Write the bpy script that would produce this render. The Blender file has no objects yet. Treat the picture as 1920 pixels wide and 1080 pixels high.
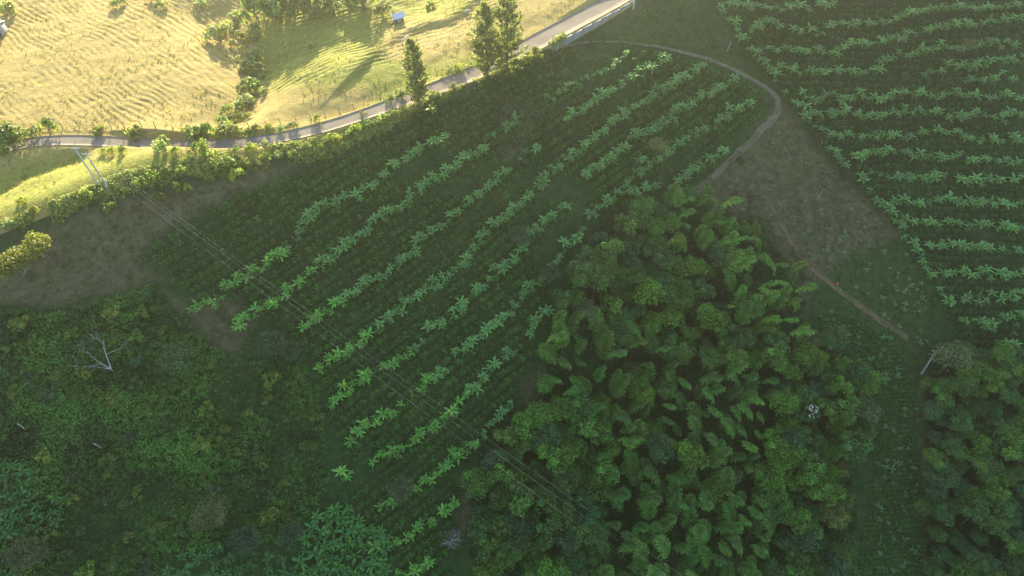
import bpy, math, random
import numpy as np

# ------------------------------------------------------------------ camera, sky, sun, exposure
scene = bpy.context.scene
COL = scene.collection
W_PX, H_PX, F_PX = 1920.0, 1080.0, 1281.0
CAM_H, PITCH = 102.0, math.radians(53.0)
cam_data = bpy.data.cameras.new('camera')
cam_data.sensor_width = 36.0
cam_data.lens = 36.0 * F_PX / W_PX
cam_data.clip_start = 0.5
cam_data.clip_end = 6000.0
cam = bpy.data.objects.new('camera', cam_data)
COL.objects.link(cam)
cam.location = (0, 0, CAM_H)
cam.rotation_euler = (math.radians(90) - PITCH, 0, 0)
scene.camera = cam

SUN_EL, SUN_AZ = math.radians(15.2), math.radians(-11.0)      # azimuth from +Y, negative = to the left
world = bpy.data.worlds.new('World'); scene.world = world; world.use_nodes = True
wn = world.node_tree.nodes; wl = world.node_tree.links
sky = wn.new('ShaderNodeTexSky'); sky.sky_type = 'NISHITA'; sky.sun_disc = False
sky.sun_elevation = SUN_EL; sky.sun_rotation = SUN_AZ
sky.altitude = 1500; sky.air_density = 1.0; sky.dust_density = 2.0; sky.ozone_density = 0.6
wn['Background'].inputs['Strength'].default_value = 0.135
wl.new(sky.outputs['Color'], wn['Background'].inputs['Color'])
sun_d = bpy.data.lights.new('sun', 'SUN'); sun_d.energy = 5.0; sun_d.angle = math.radians(0.55)
sun_d.color = (1.0, 0.86, 0.62)
sun = bpy.data.objects.new('sun', sun_d); COL.objects.link(sun)
sun.rotation_euler = (math.radians(90) - SUN_EL, 0, math.pi - SUN_AZ)
scene.view_settings.view_transform = 'Standard'; scene.view_settings.look = 'None'
scene.view_settings.gamma = 1.0; scene.view_settings.use_curve_mapping = False
scene.view_settings.exposure = 2.15
scene.cycles.use_denoising = True; scene.cycles.denoiser = 'OPENIMAGEDENOISE'; scene.cycles.denoising_input_passes = 'RGB_ALBEDO_NORMAL'; scene.cycles.denoising_prefilter = 'NONE'
scene.cycles.sample_clamp_indirect = 4.0; scene.cycles.use_adaptive_sampling = False
scene.cycles.max_bounces = 6; scene.cycles.diffuse_bounces = 3; scene.cycles.glossy_bounces = 2
scene.cycles.transmission_bounces = 4; scene.cycles.volume_bounces = 0; scene.cycles.transparent_max_bounces = 4
HAZE_DENSITY, HAZE_G = 0.00068, 0.88

rng = np.random.default_rng(7)
R = random.Random(7)

# ------------------------------------------------------------------ maths helpers
CP, SP = math.cos(PITCH), math.sin(PITCH)
def project(x, y, z):
    dz = z - CAM_H
    f = y * CP - dz * SP
    u = x / f; v = (y * SP + dz * CP) / f
    return W_PX / 2 + u * F_PX, H_PX / 2 - v * F_PX, f
def ray(px, py):
    u = (np.asarray(px, float) - W_PX / 2) / F_PX; v = (H_PX / 2 - np.asarray(py, float)) / F_PX
    return u, CP + v * SP, -SP + v * CP
_tab = np.random.default_rng(3).random((256, 256))
def vnoise(x, y, s=1.0, o=0):
    x = np.asarray(x, float) / s + o * 17.3 + 1000; y = np.asarray(y, float) / s + o * 31.7 + 1000
    xi = np.floor(x).astype(int); yi = np.floor(y).astype(int); fx = x - xi; fy = y - yi
    fx = fx * fx * (3 - 2 * fx); fy = fy * fy * (3 - 2 * fy)
    a = _tab[xi % 256, yi % 256]; b = _tab[(xi + 1) % 256, yi % 256]
    c = _tab[xi % 256, (yi + 1) % 256]; d = _tab[(xi + 1) % 256, (yi + 1) % 256]
    return (a * (1 - fx) + b * fx) * (1 - fy) + (c * (1 - fx) + d * fx) * fy - 0.5
def fbm(x, y, s, o=0, n=3):
    t = 0; a = 1.0
    for i in range(n):
        t = t + a * vnoise(x, y, s, o + i); s *= 0.5; a *= 0.5
    return t
def sstep(a, b, x):
    t = np.clip((np.asarray(x, float) - a) / (b - a), 0, 1); return t * t * (3 - 2 * t)
def dist_poly(x, y, P, closed=False):
    x = np.asarray(x, float); y = np.asarray(y, float)
    d = np.full(x.shape, 1e9); side = np.zeros(x.shape); n = len(P)
    for i in range(n if closed else n - 1):
        ax, ay = P[i]; bx, by = P[(i + 1) % n]
        ex, ey = bx - ax, by - ay; L2 = ex * ex + ey * ey + 1e-9
        t = np.clip(((x - ax) * ex + (y - ay) * ey) / L2, 0, 1)
        dd = np.hypot(x - ax - t * ex, y - ay - t * ey)
        s = ex * (y - ay) - ey * (x - ax)
        m = dd < d; d = np.where(m, dd, d); side = np.where(m, np.sign(s), side)
    return d, side
def inside(x, y, P):
    x = np.asarray(x, float); y = np.asarray(y, float); r = np.zeros(x.shape, bool); n = len(P)
    for i in range(n):
        ax, ay = P[i]; bx, by = P[(i + 1) % n]
        c = ((ay > y) != (by > y)) & (x < (bx - ax) * (y - ay) / (by - ay + 1e-12) + ax)
        r ^= c
    return r
def sdf(x, y, P):
    d, _ = dist_poly(x, y, P, True)
    return np.where(inside(x, y, P), -d, d)

# ------------------------------------------------------------------ terrain
def plane_s(x, y):
    k = 5.0
    sm = -k * np.log(np.exp(-np.clip(np.asarray(x, float), -400, 400) / k) + math.exp(-61 / k))
    return -0.26 * sm + 0.40 * (np.clip(y, -60, 400) - 77)
def on_plane(px, py):
    a, b, c = ray(px, py); t = np.full(np.shape(a), 120.0)
    for _ in range(40):
        t = t + (CAM_H + c * t - plane_s(a * t, b * t)) / (-c + 0.45) * 0.8
    return a * t, b * t
CREST_PX = [(-260, 545), (-120, 490), (0, 440), (100, 402), (200, 358), (290, 333), (333, 325), (433, 317), (500, 295), (600, 283),
            (640, 275), (683, 250), (740, 226), (780, 200), (813, 173), (873, 147), (907, 133), (993, 108), (1040, 84), (1110, 44), (1185, 0)]
cx_, cy_ = on_plane([p[0] for p in CREST_PX], [p[1] for p in CREST_PX])
cx_ = np.concatenate([[-1500, -300, -160], cx_, [45, 75, 120, 200, 400, 1500]])
cy_ = np.concatenate([[30, 30, 46], cy_, [170, 196, 222, 250, 270, 270]])
o_ = np.argsort(cx_); cx_ = cx_[o_]; cy_ = cy_[o_]
def crest_y(x): return np.interp(x, cx_, cy_)
cz_ = plane_s(cx_, cy_)
def crest_z(x):
    xs = np.asarray(x, float)
    return sum(np.interp(xs + o, cx_, cz_) for o in (-6, -3, 0, 3, 6)) / 5
def level(x): return 18.2 + sstep(16, 60, x) * (np.minimum(crest_z(x), 46) - 18.2)

def on_level(pts, z):
    a, b, c = ray([p[0] for p in pts], [p[1] for p in pts]); t = (z - CAM_H) / c
    return np.stack([a * t, b * t], 1)
ROAD_PX = [(-160, 345), (-60, 300), (0, 276), (60, 264), (150, 263), (250, 270), (330, 275), (420, 273), (500, 265), (560, 253), (620, 239), (680, 218),
           (740, 195), (800, 172), (870, 146), (940, 112), (1000, 80), (1050, 53), (1100, 27)]
road = on_level(ROAD_PX, 17.9)
dirv = road[-1] - road[-4]; dirv /= np.linalg.norm(dirv)
road = np.vstack([road, road[-1] + dirv * 12, road[-1] + dirv * 26, road[-1] + dirv * 45])
def smooth_line(P, step=1.5, it=3):
    P = np.asarray(P, float); L = np.concatenate([[0], np.cumsum(np.linalg.norm(np.diff(P, axis=0), axis=1))])
    s = np.arange(0, L[-1], step); Q = np.stack([np.interp(s, L, P[:, k]) for k in range(P.shape[1])], 1)
    for _ in range(it * 3):
        Q[1:-1] = 0.25 * Q[:-2] + 0.5 * Q[1:-1] + 0.25 * Q[2:]
    return Q
roadc = smooth_line(road, 1.5, 6)
def road_z(x): return 17.9 + sstep(16, 60, x) * (np.minimum(crest_z(x), 40) - 18.4)
GULLY = on_level([(405, 20), (440, 60), (475, 115), (470, 170), (440, 215), (415, 262)], 16)
GULLY2 = on_level([(470, 120), (540, 95), (640, 85), (740, 40), (840, -20)], 16)
STEP = on_level([(700, 112), (735, 80), (770, 57), (805, 48), (845, 45), (872, 27), (905, 0), (960, -40)], 17.5)
TRENCH = on_level([(-60, 372), (0, 338), (40, 316), (90, 298), (135, 290)], 19)
GROVE_AX = np.stack(on_plane([1330, 1250, 1180, 1120], [380, 640, 860, 1080]), 1)

def height(x, y):
    x = np.asarray(x, float); y = np.asarray(y, float)
    d = y - crest_y(x)
    zs = plane_s(x, y) + 1.5 * fbm(x, y, 34, 1, 2) * sstep(2, 14, -d) + 0.30 * fbm(x, y, 5, 4, 2)
    g, _ = dist_poly(x, y, GROVE_AX)
    zs = zs - 3.0 * np.exp(-(g / 13) ** 2)
    # bright side behind the crest
    L = level(x)
    f = sstep(6, 26, d)
    zn = crest_z(x) * (1 - f) + L * f
    zn = zn + f * (2.2 * fbm(x, y, 46, 9, 2) - 0.045 * np.clip(d - 14, 0, 200) * (1 - sstep(20, 60, x)))
    gd, _ = dist_poly(x, y, GULLY); zn = zn - 3.2 * np.exp(-(gd / 7.5) ** 2) * sstep(8, 18, d)
    gd, _ = dist_poly(x, y, GULLY2); zn = zn - 1.2 * np.exp(-(gd / 8.0) ** 2) * sstep(8, 18, d)
    sd, ss = dist_poly(x, y, STEP); zn = zn + 0.9 * sstep(-1.4, 1.4, sd * ss) * np.exp(-(np.clip(sd - 2, 0, 99) / 9) ** 2)
    td, _ = dist_poly(x, y, TRENCH); zn = zn - 2.0 * np.exp(-(td / 3.2) ** 2)
    zn = zn + 0.8 * np.exp(-((d - 5) / 4) ** 2) * sstep(-20, -45, x)
    zn = zn + 0.35 * sstep(9, 14, d)
    # trodden cattle terraces on the pasture
    m = sstep(15, 24, d) * (1 - sstep(30, 45, x))
    ph = (0.80 * y + 0.62 * x) / 1.35 + 3.6 * fbm(x, y, 30, 20, 2) + zn * 0.45
    ph = np.where(x > -52, (0.86 * y - 0.50 * x) / 1.35 + 3.2 * fbm(x, y, 30, 20, 2) + zn * 0.45, ph) + 0.9 * fbm(x, y, 5, 33, 2)
    fr = ph - np.floor(ph)
    saw = 0.5 + 0.25 * (fr - 0.5) - 1.0 * np.exp(-((fr - 0.5) / 0.15) ** 2)
    amp = 0.20 * np.clip(0.62 + 1.0 * fbm(x, y, 13, 25, 2) + 1.1 * fbm(x, y, 2.6, 29, 2), 0.12, 1.25)
    zn = zn + m * (saw - 0.5) * amp + m * 0.10 * fbm(x, y, 1.6, 40, 2)
    zn = zn + 0.14 * fbm(x, y, 2.2, 44, 2) * sstep(0, 6, d)
    k = 0.45
    mn = np.minimum(zs, zn)
    z = mn - k * np.log(np.exp(-(zs - mn) / k) + np.exp(-(zn - mn) / k))
    # road bed
    near = (np.abs(d) < 60)
    rd = np.full(x.shape, 99.0)
    if near.any():
        rd[near] = dist_poly(x[near], y[near], roadc[::3])[0]
    south = y < np.interp(x, roadc[:, 0], roadc[:, 1])
    wallz = south * sstep(4, 9, x) * (1 - sstep(34, 44, x))
    near_e = np.interp(x, [-30, 2], [1.4, 3.0])
    w = np.where(south, 1 - sstep(0, 1, (rd - near_e) / 1.2), 1 - sstep(2.3, 3.2, rd)) * (1 - wallz) + wallz * (1 - sstep(3.15, 3.45, rd))
    z = z - wallz * 1.7 * (1 - sstep(4.5, 12, rd))
    z = z * (1 - w) + (road_z(x) - 0.10) * w
    # far away the land falls and flattens
    far = sstep(230, 600, np.hypot(x, y - 90))
    return z * (1 - far) + (-34 + 4 * fbm(x, y, 300, 50, 2)) * far

gx = np.concatenate([np.arange(-140, 40, 0.3), np.arange(40, 140.1, 0.5)]); gy = np.concatenate([np.arange(4, 96, 0.5), np.arange(96, 188.1, 0.25)])
ex = np.array([6, 14, 26, 45, 75, 120, 200, 330, 540, 850, 1300.])
gxf = np.concatenate([gx[0] - ex[::-1], gx, gx[-1] + ex]); gyf = np.concatenate([gy[0] - ex[::-1], gy, gy[-1] + ex])
XX, YY = np.meshgrid(gxf, gyf)
ZZ = height(XX.ravel(), YY.ravel()).reshape(XX.shape)
_i0 = len(ex); ZD = ZZ[_i0:-_i0, _i0:-_i0]
def ground(x, y):
    x = np.clip(np.interp(x, gx, np.arange(len(gx))), 0, len(gx) - 1.001); y = np.clip(np.interp(y, gy, np.arange(len(gy))), 0, len(gy) - 1.001)
    i = x.astype(int); j = y.astype(int); fx = x - i; fy = y - j
    return (ZD[j, i] * (1 - fx) + ZD[j, i + 1] * fx) * (1 - fy) + (ZD[j + 1, i] * (1 - fx) + ZD[j + 1, i + 1] * fx) * fy
def at(px, py, h=0.0):
    """ground point whose spot h metres above the ground shows at this place of the photograph"""
    px = np.atleast_1d(np.asarray(px, float)); py = np.atleast_1d(np.asarray(py, float)); h = np.broadcast_to(np.asarray(h, float), px.shape)
    a, b, c = ray(px, py); t = np.full(px.shape, 88.0); done = np.zeros(px.shape, bool)
    for _ in range(340):
        below = CAM_H + c * t < ground(a * t, b * t) + h
        done |= below
        t = np.where(done, t, t + 0.35)
    return a * t, b * t, t

# ------------------------------------------------------------------ materials
def nodes_of(name):
    m = bpy.data.materials.new(name); m.use_nodes = True
    return m, m.node_tree.nodes, m.node_tree.links, m.node_tree.nodes['Principled BSDF']
def rgb(c): return (c[0], c[1], c[2], 1.0)
def mixc(n, l, fac, a, b, mode='MIX'):
    x = n.new('ShaderNodeMix'); x.data_type = 'RGBA'; x.blend_type = mode
    for s, v in ((x.inputs['Factor'], fac), (x.inputs['A'], a), (x.inputs['B'], b)):
        if isinstance(v, (int, float)): s.default_value = v
        elif isinstance(v, tuple): s.default_value = rgb(v)
        else: l.new(v, s)
    return x.outputs['Result']
def noise(n, l, scale, detail=3.0, rough=0.6, coord=None):
    t = n.new('ShaderNodeTexNoise'); t.inputs['Scale'].default_value = scale; t.inputs['Detail'].default_value = detail
    t.inputs['Roughness'].default_value = rough
    if coord is not None: l.new(coord, t.inputs['Vector'])
    return t.outputs['Fac']
def ramp(n, l, fac, stops):
    r = n.new('ShaderNodeValToRGB'); l.new(fac, r.inputs['Fac'])
    while len(r.color_ramp.elements) < len(stops): r.color_ramp.elements.new(0.5)
    for e, (p, c) in zip(r.color_ramp.elements, stops): e.position = p; e.color = rgb(c)
    return r.outputs['Color']
def attr(n, name):
    a = n.new('ShaderNodeAttribute'); a.attribute_name = name; return a.outputs['Fac']
def maprange(n, l, v, a, b, c=0.0, d=1.0):
    m = n.new('ShaderNodeMapRange'); l.new(v, m.inputs['Value'])
    m.inputs['From Min'].default_value = a; m.inputs['From Max'].default_value = b
    m.inputs['To Min'].default_value = c; m.inputs['To Max'].default_value = d
    return m.outputs['Result']

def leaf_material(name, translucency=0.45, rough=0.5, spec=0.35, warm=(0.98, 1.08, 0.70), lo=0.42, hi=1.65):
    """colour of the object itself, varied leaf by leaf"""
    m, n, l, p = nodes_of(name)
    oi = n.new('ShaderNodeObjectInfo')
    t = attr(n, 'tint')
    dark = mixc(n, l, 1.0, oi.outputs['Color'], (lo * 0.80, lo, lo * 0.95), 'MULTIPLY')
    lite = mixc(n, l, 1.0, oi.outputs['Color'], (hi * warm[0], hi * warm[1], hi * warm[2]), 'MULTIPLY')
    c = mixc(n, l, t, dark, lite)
    l.new(c, p.inputs['Base Color']); p.inputs['Roughness'].default_value = rough
    p.inputs['Specular IOR Level'].default_value = spec
    tr = n.new('ShaderNodeBsdfTranslucent')
    l.new(mixc(n, l, 1.0, c, (1.3, 1.35, 0.7), 'MULTIPLY'), tr.inputs['Color'])
    mx = n.new('ShaderNodeMixShader'); mx.inputs['Fac'].default_value = translucency
    l.new(p.outputs['BSDF'], mx.inputs[1]); l.new(tr.outputs['BSDF'], mx.inputs[2])
    l.new(mx.outputs['Shader'], n['Material Output'].inputs['Surface'])
    return m
M = {}
M['leaf'] = leaf_material('foliage')
M['bamboo_leaf'] = leaf_material('bamboo_foliage', 0.35, 0.5, 0.35)
M['banana_leaf'] = leaf_material('banana_leaf', 0.30, 0.5, 0.3, (1.0, 1.05, 0.8), 0.7, 1.35)
M['grass'] = leaf_material('grass_blades', 0.40, 0.6, 0.2)
M['dry_grass'] = leaf_material('dry_grass_blades', 0.55, 0.7, 0.1, (1.0, 1.0, 0.9), 0.75, 1.25)

def plain(name, c1, c2, scale, rough=0.85, bump=0.3, spec=0.3, metallic=0.0):
    m, n, l, p = nodes_of(name)
    tc = n.new('ShaderNodeTexCoord')
    f = noise(n, l, scale, 5, 0.65, tc.outputs['Object'])
    l.new(mixc(n, l, maprange(n, l, f, 0.3, 0.7), c1, c2), p.inputs['Base Color'])
    p.inputs['Roughness'].default_value = rough; p.inputs['Specular IOR Level'].default_value = spec
    p.inputs['Metallic'].default_value = metallic
    if bump:
        b = n.new('ShaderNodeBump'); b.inputs['Strength'].default_value = bump; b.inputs['Distance'].default_value = 0.05
        l.new(f, b.inputs['Height']); l.new(b.outputs['Normal'], p.inputs['Normal'])
    return m
M['bark'] = plain('bark', (0.06, 0.048, 0.035), (0.14, 0.115, 0.085), 6)
M['pale_bark'] = plain('pale_bark', (0.20, 0.19, 0.165), (0.36, 0.345, 0.31), 5)
M['dead_wood'] = plain('dead_wood', (0.22, 0.215, 0.195), (0.42, 0.41, 0.38), 4)
M['culm'] = plain('bamboo_culm', (0.07, 0.10, 0.03), (0.15, 0.17, 0.06), 3)
M['pseudostem'] = plain('pseudostem', (0.10, 0.10, 0.045), (0.20, 0.17, 0.09), 5)
M['dry_leaf'] = plain('dry_leaf', (0.16, 0.11, 0.06), (0.30, 0.23, 0.14), 3)
M['post'] = plain('weathered_post', (0.09, 0.07, 0.05), (0.20, 0.16, 0.12), 6)
M['concrete_post'] = plain('concrete_post', (0.28, 0.28, 0.27), (0.42, 0.42, 0.41), 4, 0.7)
M['wire'] = plain('wire', (0.28, 0.29, 0.28), (0.34, 0.35, 0.34), 2, 0.4, 0, 0.5, 0.0)
M['wall'] = plain('retaining_wall_concrete', (0.14, 0.155, 0.155), (0.25, 0.26, 0.25), 1.2)
M['roof'] = plain('metal_roof', (0.55, 0.58, 0.62), (0.70, 0.72, 0.75), 2, 0.35, 0.1, 0.5, 0.3)
M['shed_wall'] = plain('shed_wall', (0.22, 0.22, 0.22), (0.32, 0.31, 0.30), 3)
M['hide'] = plain('cow_hide', (0.42, 0.36, 0.30), (0.60, 0.55, 0.48), 1.5, 0.8, 0.1)
M['red'] = plain('red_plastic', (0.50, 0.05, 0.03), (0.62, 0.08, 0.05), 4, 0.4, 0, 0.5)
M['blossom'] = plain('blossom', (0.36, 0.36, 0.27), (0.58, 0.56, 0.46), 4, 0.7, 0)

def road_material():
    m, n, l, p = nodes_of('road_concrete')
    tc = n.new('ShaderNodeTexCoord')
    a = noise(n, l, 0.35, 6, 0.65, tc.outputs['Object']); b = noise(n, l, 5.0, 4, 0.6, tc.outputs['Object'])
    c = ramp(n, l, a, [(0.30, (0.16, 0.137, 0.105)), (0.5, (0.22, 0.19, 0.145)), (0.72, (0.28, 0.245, 0.185))])
    c = mixc(n, l, 0.35, c, mixc(n, l, b, (0.15, 0.13, 0.10), (0.34, 0.30, 0.23)))
    l.new(c, p.inputs['Base Color']); p.inputs['Roughness'].default_value = 1.0; p.inputs['Specular IOR Level'].default_value = 0.05
    bp = n.new('ShaderNodeBump'); bp.inputs['Strength'].default_value = 0.25; bp.inputs['Distance'].default_value = 0.03
    l.new(b, bp.inputs['Height']); l.new(bp.outputs['Normal'], p.inputs['Normal'])
    return m
M['road'] = road_material()
def track_material():
    m, n, l, p = nodes_of('dirt_track')
    tc = n.new('ShaderNodeTexCoord')
    a = noise(n, l, 0.5, 6, 0.7, tc.outputs['Object']); b = noise(n, l, 4.0, 5, 0.7, tc.outputs['Object'])
    c = ramp(n, l, a, [(0.32, (0.085, 0.078, 0.040)), (0.5, (0.15, 0.13, 0.072)), (0.7, (0.21, 0.175, 0.10))])
    c = mixc(n, l, maprange(n, l, b, 0.45, 0.62, 0, 0.75), c, (0.055, 0.07, 0.03))
    l.new(c, p.inputs['Base Color']); p.inputs['Roughness'].default_value = 0.95
    bp = n.new('ShaderNodeBump'); bp.inputs['Strength'].default_value = 0.6; bp.inputs['Distance'].default_value = 0.12
    l.new(b, bp.inputs['Height']); l.new(bp.outputs['Normal'], p.inputs['Normal'])
    return m
M['track'] = track_material()
M['path'] = plain('footpath_earth', (0.10, 0.085, 0.040), (0.17, 0.13, 0.065), 1.5, 0.95, 0.5, 0.1)

def ground_material():
    m, n, l, p = nodes_of('ground')
    g = n.new('ShaderNodeNewGeometry'); pos = g.outputs['Position']
    n1 = noise(n, l, 0.09, 5, 0.6, pos); n2 = noise(n, l, 0.7, 6, 0.68, pos); n3 = noise(n, l, 3.2, 4, 0.7, pos)
    green = ramp(n, l, n2, [(0.28, (0.011, 0.034, 0.008)), (0.48, (0.026, 0.066, 0.016)), (0.72, (0.050, 0.100, 0.026))])
    soil = ramp(n, l, n2, [(0.28, (0.058, 0.060, 0.025)), (0.5, (0.105, 0.100, 0.045)), (0.72, (0.175, 0.152, 0.074))])
    lush = ramp(n, l, n2, [(0.28, (0.022, 0.045, 0.012)), (0.5, (0.040, 0.075, 0.020)), (0.72, (0.07, 0.11, 0.03))])
    dry = ramp(n, l, n2, [(0.25, (0.29, 0.220, 0.068)), (0.5, (0.37, 0.292, 0.095)), (0.74, (0.43, 0.345, 0.125))])
    bright = ramp(n, l, n2, [(0.25, (0.18, 0.195, 0.030)), (0.5, (0.26, 0.27, 0.050)), (0.74, (0.33, 0.31, 0.085))])
    def soft(name, lo=0.35, hi=0.65, w=0.55):
        s = n.new('ShaderNodeMath'); s.operation = 'MULTIPLY_ADD'
        q = n.new('ShaderNodeMath'); q.operation = 'SUBTRACT'; l.new(n3, q.inputs[0]); q.inputs[1].default_value = 0.5
        l.new(q.outputs[0], s.inputs[0]); s.inputs[1].default_value = w; l.new(attr(n, name), s.inputs[2])
        q2 = n.new('ShaderNodeMath'); q2.operation = 'SUBTRACT'; l.new(n1, q2.inputs[0]); q2.inputs[1].default_value = 0.5
        s2 = n.new('ShaderNodeMath'); s2.operation = 'MULTIPLY_ADD'; l.new(q2.outputs[0], s2.inputs[0]); s2.inputs[1].default_value = w
        l.new(s.outputs[0], s2.inputs[2])
        return maprange(n, l, s2.outputs[0], lo, hi)
    c = mixc(n, l, soft('lush'), green, lush)
    c = mixc(n, l, soft('soil', 0.30, 0.8, 0.9), c, soil)
    pas = mixc(n, l, soft('bright', 0.3, 0.7, 0.9), dry, bright)
    c = mixc(n, l, soft('pasture', 0.4, 0.6, 0.3), c, pas)
    c = mixc(n, l, maprange(n, l, n3, 0.35, 0.7, 0.0, 0.35), c, mixc(n, l, 1.0, c, (0.45, 0.45, 0.42), 'MULTIPLY'))
    l.new(c, p.inputs['Base Color']); p.inputs['Roughness'].default_value = 0.95; p.inputs['Specular IOR Level'].default_value = 0.15
    b = n.new('ShaderNodeBump'); b.inputs['Strength'].default_value = 0.8; b.inputs['Distance'].default_value = 0.25
    ad = n.new('ShaderNodeMath'); ad.operation = 'ADD'; l.new(n2, ad.inputs[0]); l.new(n3, ad.inputs[1])
    l.new(ad.outputs[0], b.inputs['Height']); l.new(b.outputs['Normal'], p.inputs['Normal'])
    return m
M['ground'] = ground_material()

# ------------------------------------------------------------------ mesh helpers
def mesh(name, V, Fq, mat, tint=None, smooth=False):
    """V (n,3), Fq (m,4) quads"""
    V = np.asarray(V, np.float32); Fq = np.asarray(Fq, np.int32)
    me = bpy.data.meshes.new(name)
    me.vertices.add(len(V)); me.vertices.foreach_set('co', V.ravel())
    me.loops.add(Fq.size); me.loops.foreach_set('vertex_index', Fq.ravel())
    me.polygons.add(len(Fq)); me.polygons.foreach_set('loop_start', np.arange(0, Fq.size, 4, dtype=np.int32))
    if smooth: me.polygons.foreach_set('use_smooth', np.ones(len(Fq), bool))
    me.update(calc_edges=True)
    if tint is not None:
        a = me.attributes.new('tint', 'FLOAT', 'FACE'); a.data.foreach_set('value', np.asarray(tint, np.float32))
    me.materials.append(mat)
    return me
class Geo:
    def __init__(s): s.V = []; s.F = []; s.T = []; s.n = 0
    def add(s, V, F, T=0.5):
        V = np.asarray(V, float); F = np.asarray(F, int)
        s.V.append(V); s.F.append(F + s.n); s.n += len(V)
        s.T.append(np.broadcast_to(np.asarray(T, float), (len(F),)))
    def arrays(s): return np.concatenate(s.V), np.concatenate(s.F), np.concatenate(s.T)
    def build(s, name, mat, smooth=False):
        V, F, T = s.arrays(); return mesh(name, V, F, mat, T, smooth)
def unit(v): return v / (np.linalg.norm(v, axis=-1, keepdims=True) + 1e-9)
def leaf_quads(P, N, length, width, r, along=None):
    n = len(P); N = unit(N)
    t = r.normal(size=(n, 3)) if along is None else along
    t = unit(t - N * np.sum(t * N, 1, keepdims=True)); b = np.cross(N, t)
    l = np.broadcast_to(length, (n,))[:, None] * 0.5; w = np.broadcast_to(width, (n,))[:, None] * 0.5
    V = np.stack([P - t * l, P + b * w - t * l * 0.1, P + t * l, P - b * w - t * l * 0.1], 1).reshape(-1, 3)
    F = np.arange(4 * n).reshape(-1, 4)
    return V, F
def tube(G, pts, rad, sides=6, T=0.5, cap=True):
    pts = np.asarray(pts, float); rad = np.broadcast_to(np.asarray(rad, float), (len(pts),))
    tg = np.gradient(pts, axis=0); tg = unit(tg)
    ref = np.array([0, 0, 1.0]) if abs(tg[:, 2]).mean() < 0.8 else np.array([1.0, 0, 0])
    a = unit(np.cross(tg, ref)); b = np.cross(tg, a)
    an = np.arange(sides) * 2 * math.pi / sides
    ring = pts[:, None] + rad[:, None, None] * (a[:, None] * np.cos(an)[None, :, None] + b[:, None] * np.sin(an)[None, :, None])
    V = ring.reshape(-1, 3); F = []
    for i in range(len(pts) - 1):
        for k in range(sides):
            k2 = (k + 1) % sides
            F.append((i * sides + k, i * sides + k2, (i + 1) * sides + k2, (i + 1) * sides + k))
    if cap:
        for i in (0, len(pts) - 1):
            o = i * sides
            for k in range(1, sides - 2, 2): F.append((o, o + k, o + k + 1, o + min(k + 2, sides - 1)))
    G.add(V, F, T)
def box(G, c, s, rz=0.0, T=0.5):
    x, y, z = [v / 2 for v in s]
    V = np.array([(-x, -y, -z), (x, -y, -z), (x, y, -z), (-x, y, -z), (-x, -y, z), (x, -y, z), (x, y, z), (-x, y, z)])
    ca, sa = math.cos(rz), math.sin(rz)
    V = np.stack([V[:, 0] * ca - V[:, 1] * sa, V[:, 0] * sa + V[:, 1] * ca, V[:, 2]], 1) + np.asarray(c)
    G.add(V, [(0, 3, 2, 1), (4, 5, 6, 7), (0, 1, 5, 4), (1, 2, 6, 5), (2, 3, 7, 6), (3, 0, 4, 7)], T)
def link(name, data, parent=None, loc=(0, 0, 0), rot=(0, 0, 0), scale=1.0, color=None):
    o = bpy.data.objects.new(name, data); COL.objects.link(o)
    o.location = loc; o.rotation_euler = rot
    o.scale = (scale,) * 3 if isinstance(scale, (int, float)) else scale
    if parent is not None: o.parent = parent
    if color is not None: o.color = rgb(color)
    return o
def tag(o, label=None, cat=None, group=None, kind=None):
    if label: o['label'] = label
    if cat: o['category'] = cat
    if group: o['group'] = group
    if kind: o['kind'] = kind
    return o
def jit(c, r, a=0.18, hue=0.10):
    k = 1 + r.uniform(-a, a); return (c[0] * k * (1 + r.uniform(-hue, hue)), c[1] * k, c[2] * k * (1 + r.uniform(-hue, hue)))
def merge_instances(tmpl, pos, rotz, scale, tintshift=None, r=None):
    """tmpl: list of (V,F,T); returns one big V,F,T"""
    G = Geo(); n = len(pos); which = r.integers(0, len(tmpl), n)
    for k, (V, F, T) in enumerate(tmpl):
        s = np.where(which == k)[0]
        if not len(s): continue
        ca = np.cos(rotz[s])[:, None]; sa = np.sin(rotz[s])[:, None]; sc = scale[s][:, None]
        x = (V[None, :, 0] * ca - V[None, :, 1] * sa) * sc + pos[s, 0:1]
        y = (V[None, :, 0] * sa + V[None, :, 1] * ca) * sc + pos[s, 1:2]
        z = V[None, :, 2] * sc + pos[s, 2:3]
        VV = np.stack([x, y, z], 2).reshape(-1, 3)
        FF = (F[None] + (np.arange(len(s)) * len(V))[:, None, None]).reshape(-1, 4)
        sh = (r.uniform(-0.3, 0.3, len(s)) if tintshift is None else tintshift[s])[:, None]
        TT = np.clip(T[None] + sh, 0, 1).reshape(-1)
        G.add(VV, FF, TT)
    return G

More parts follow.
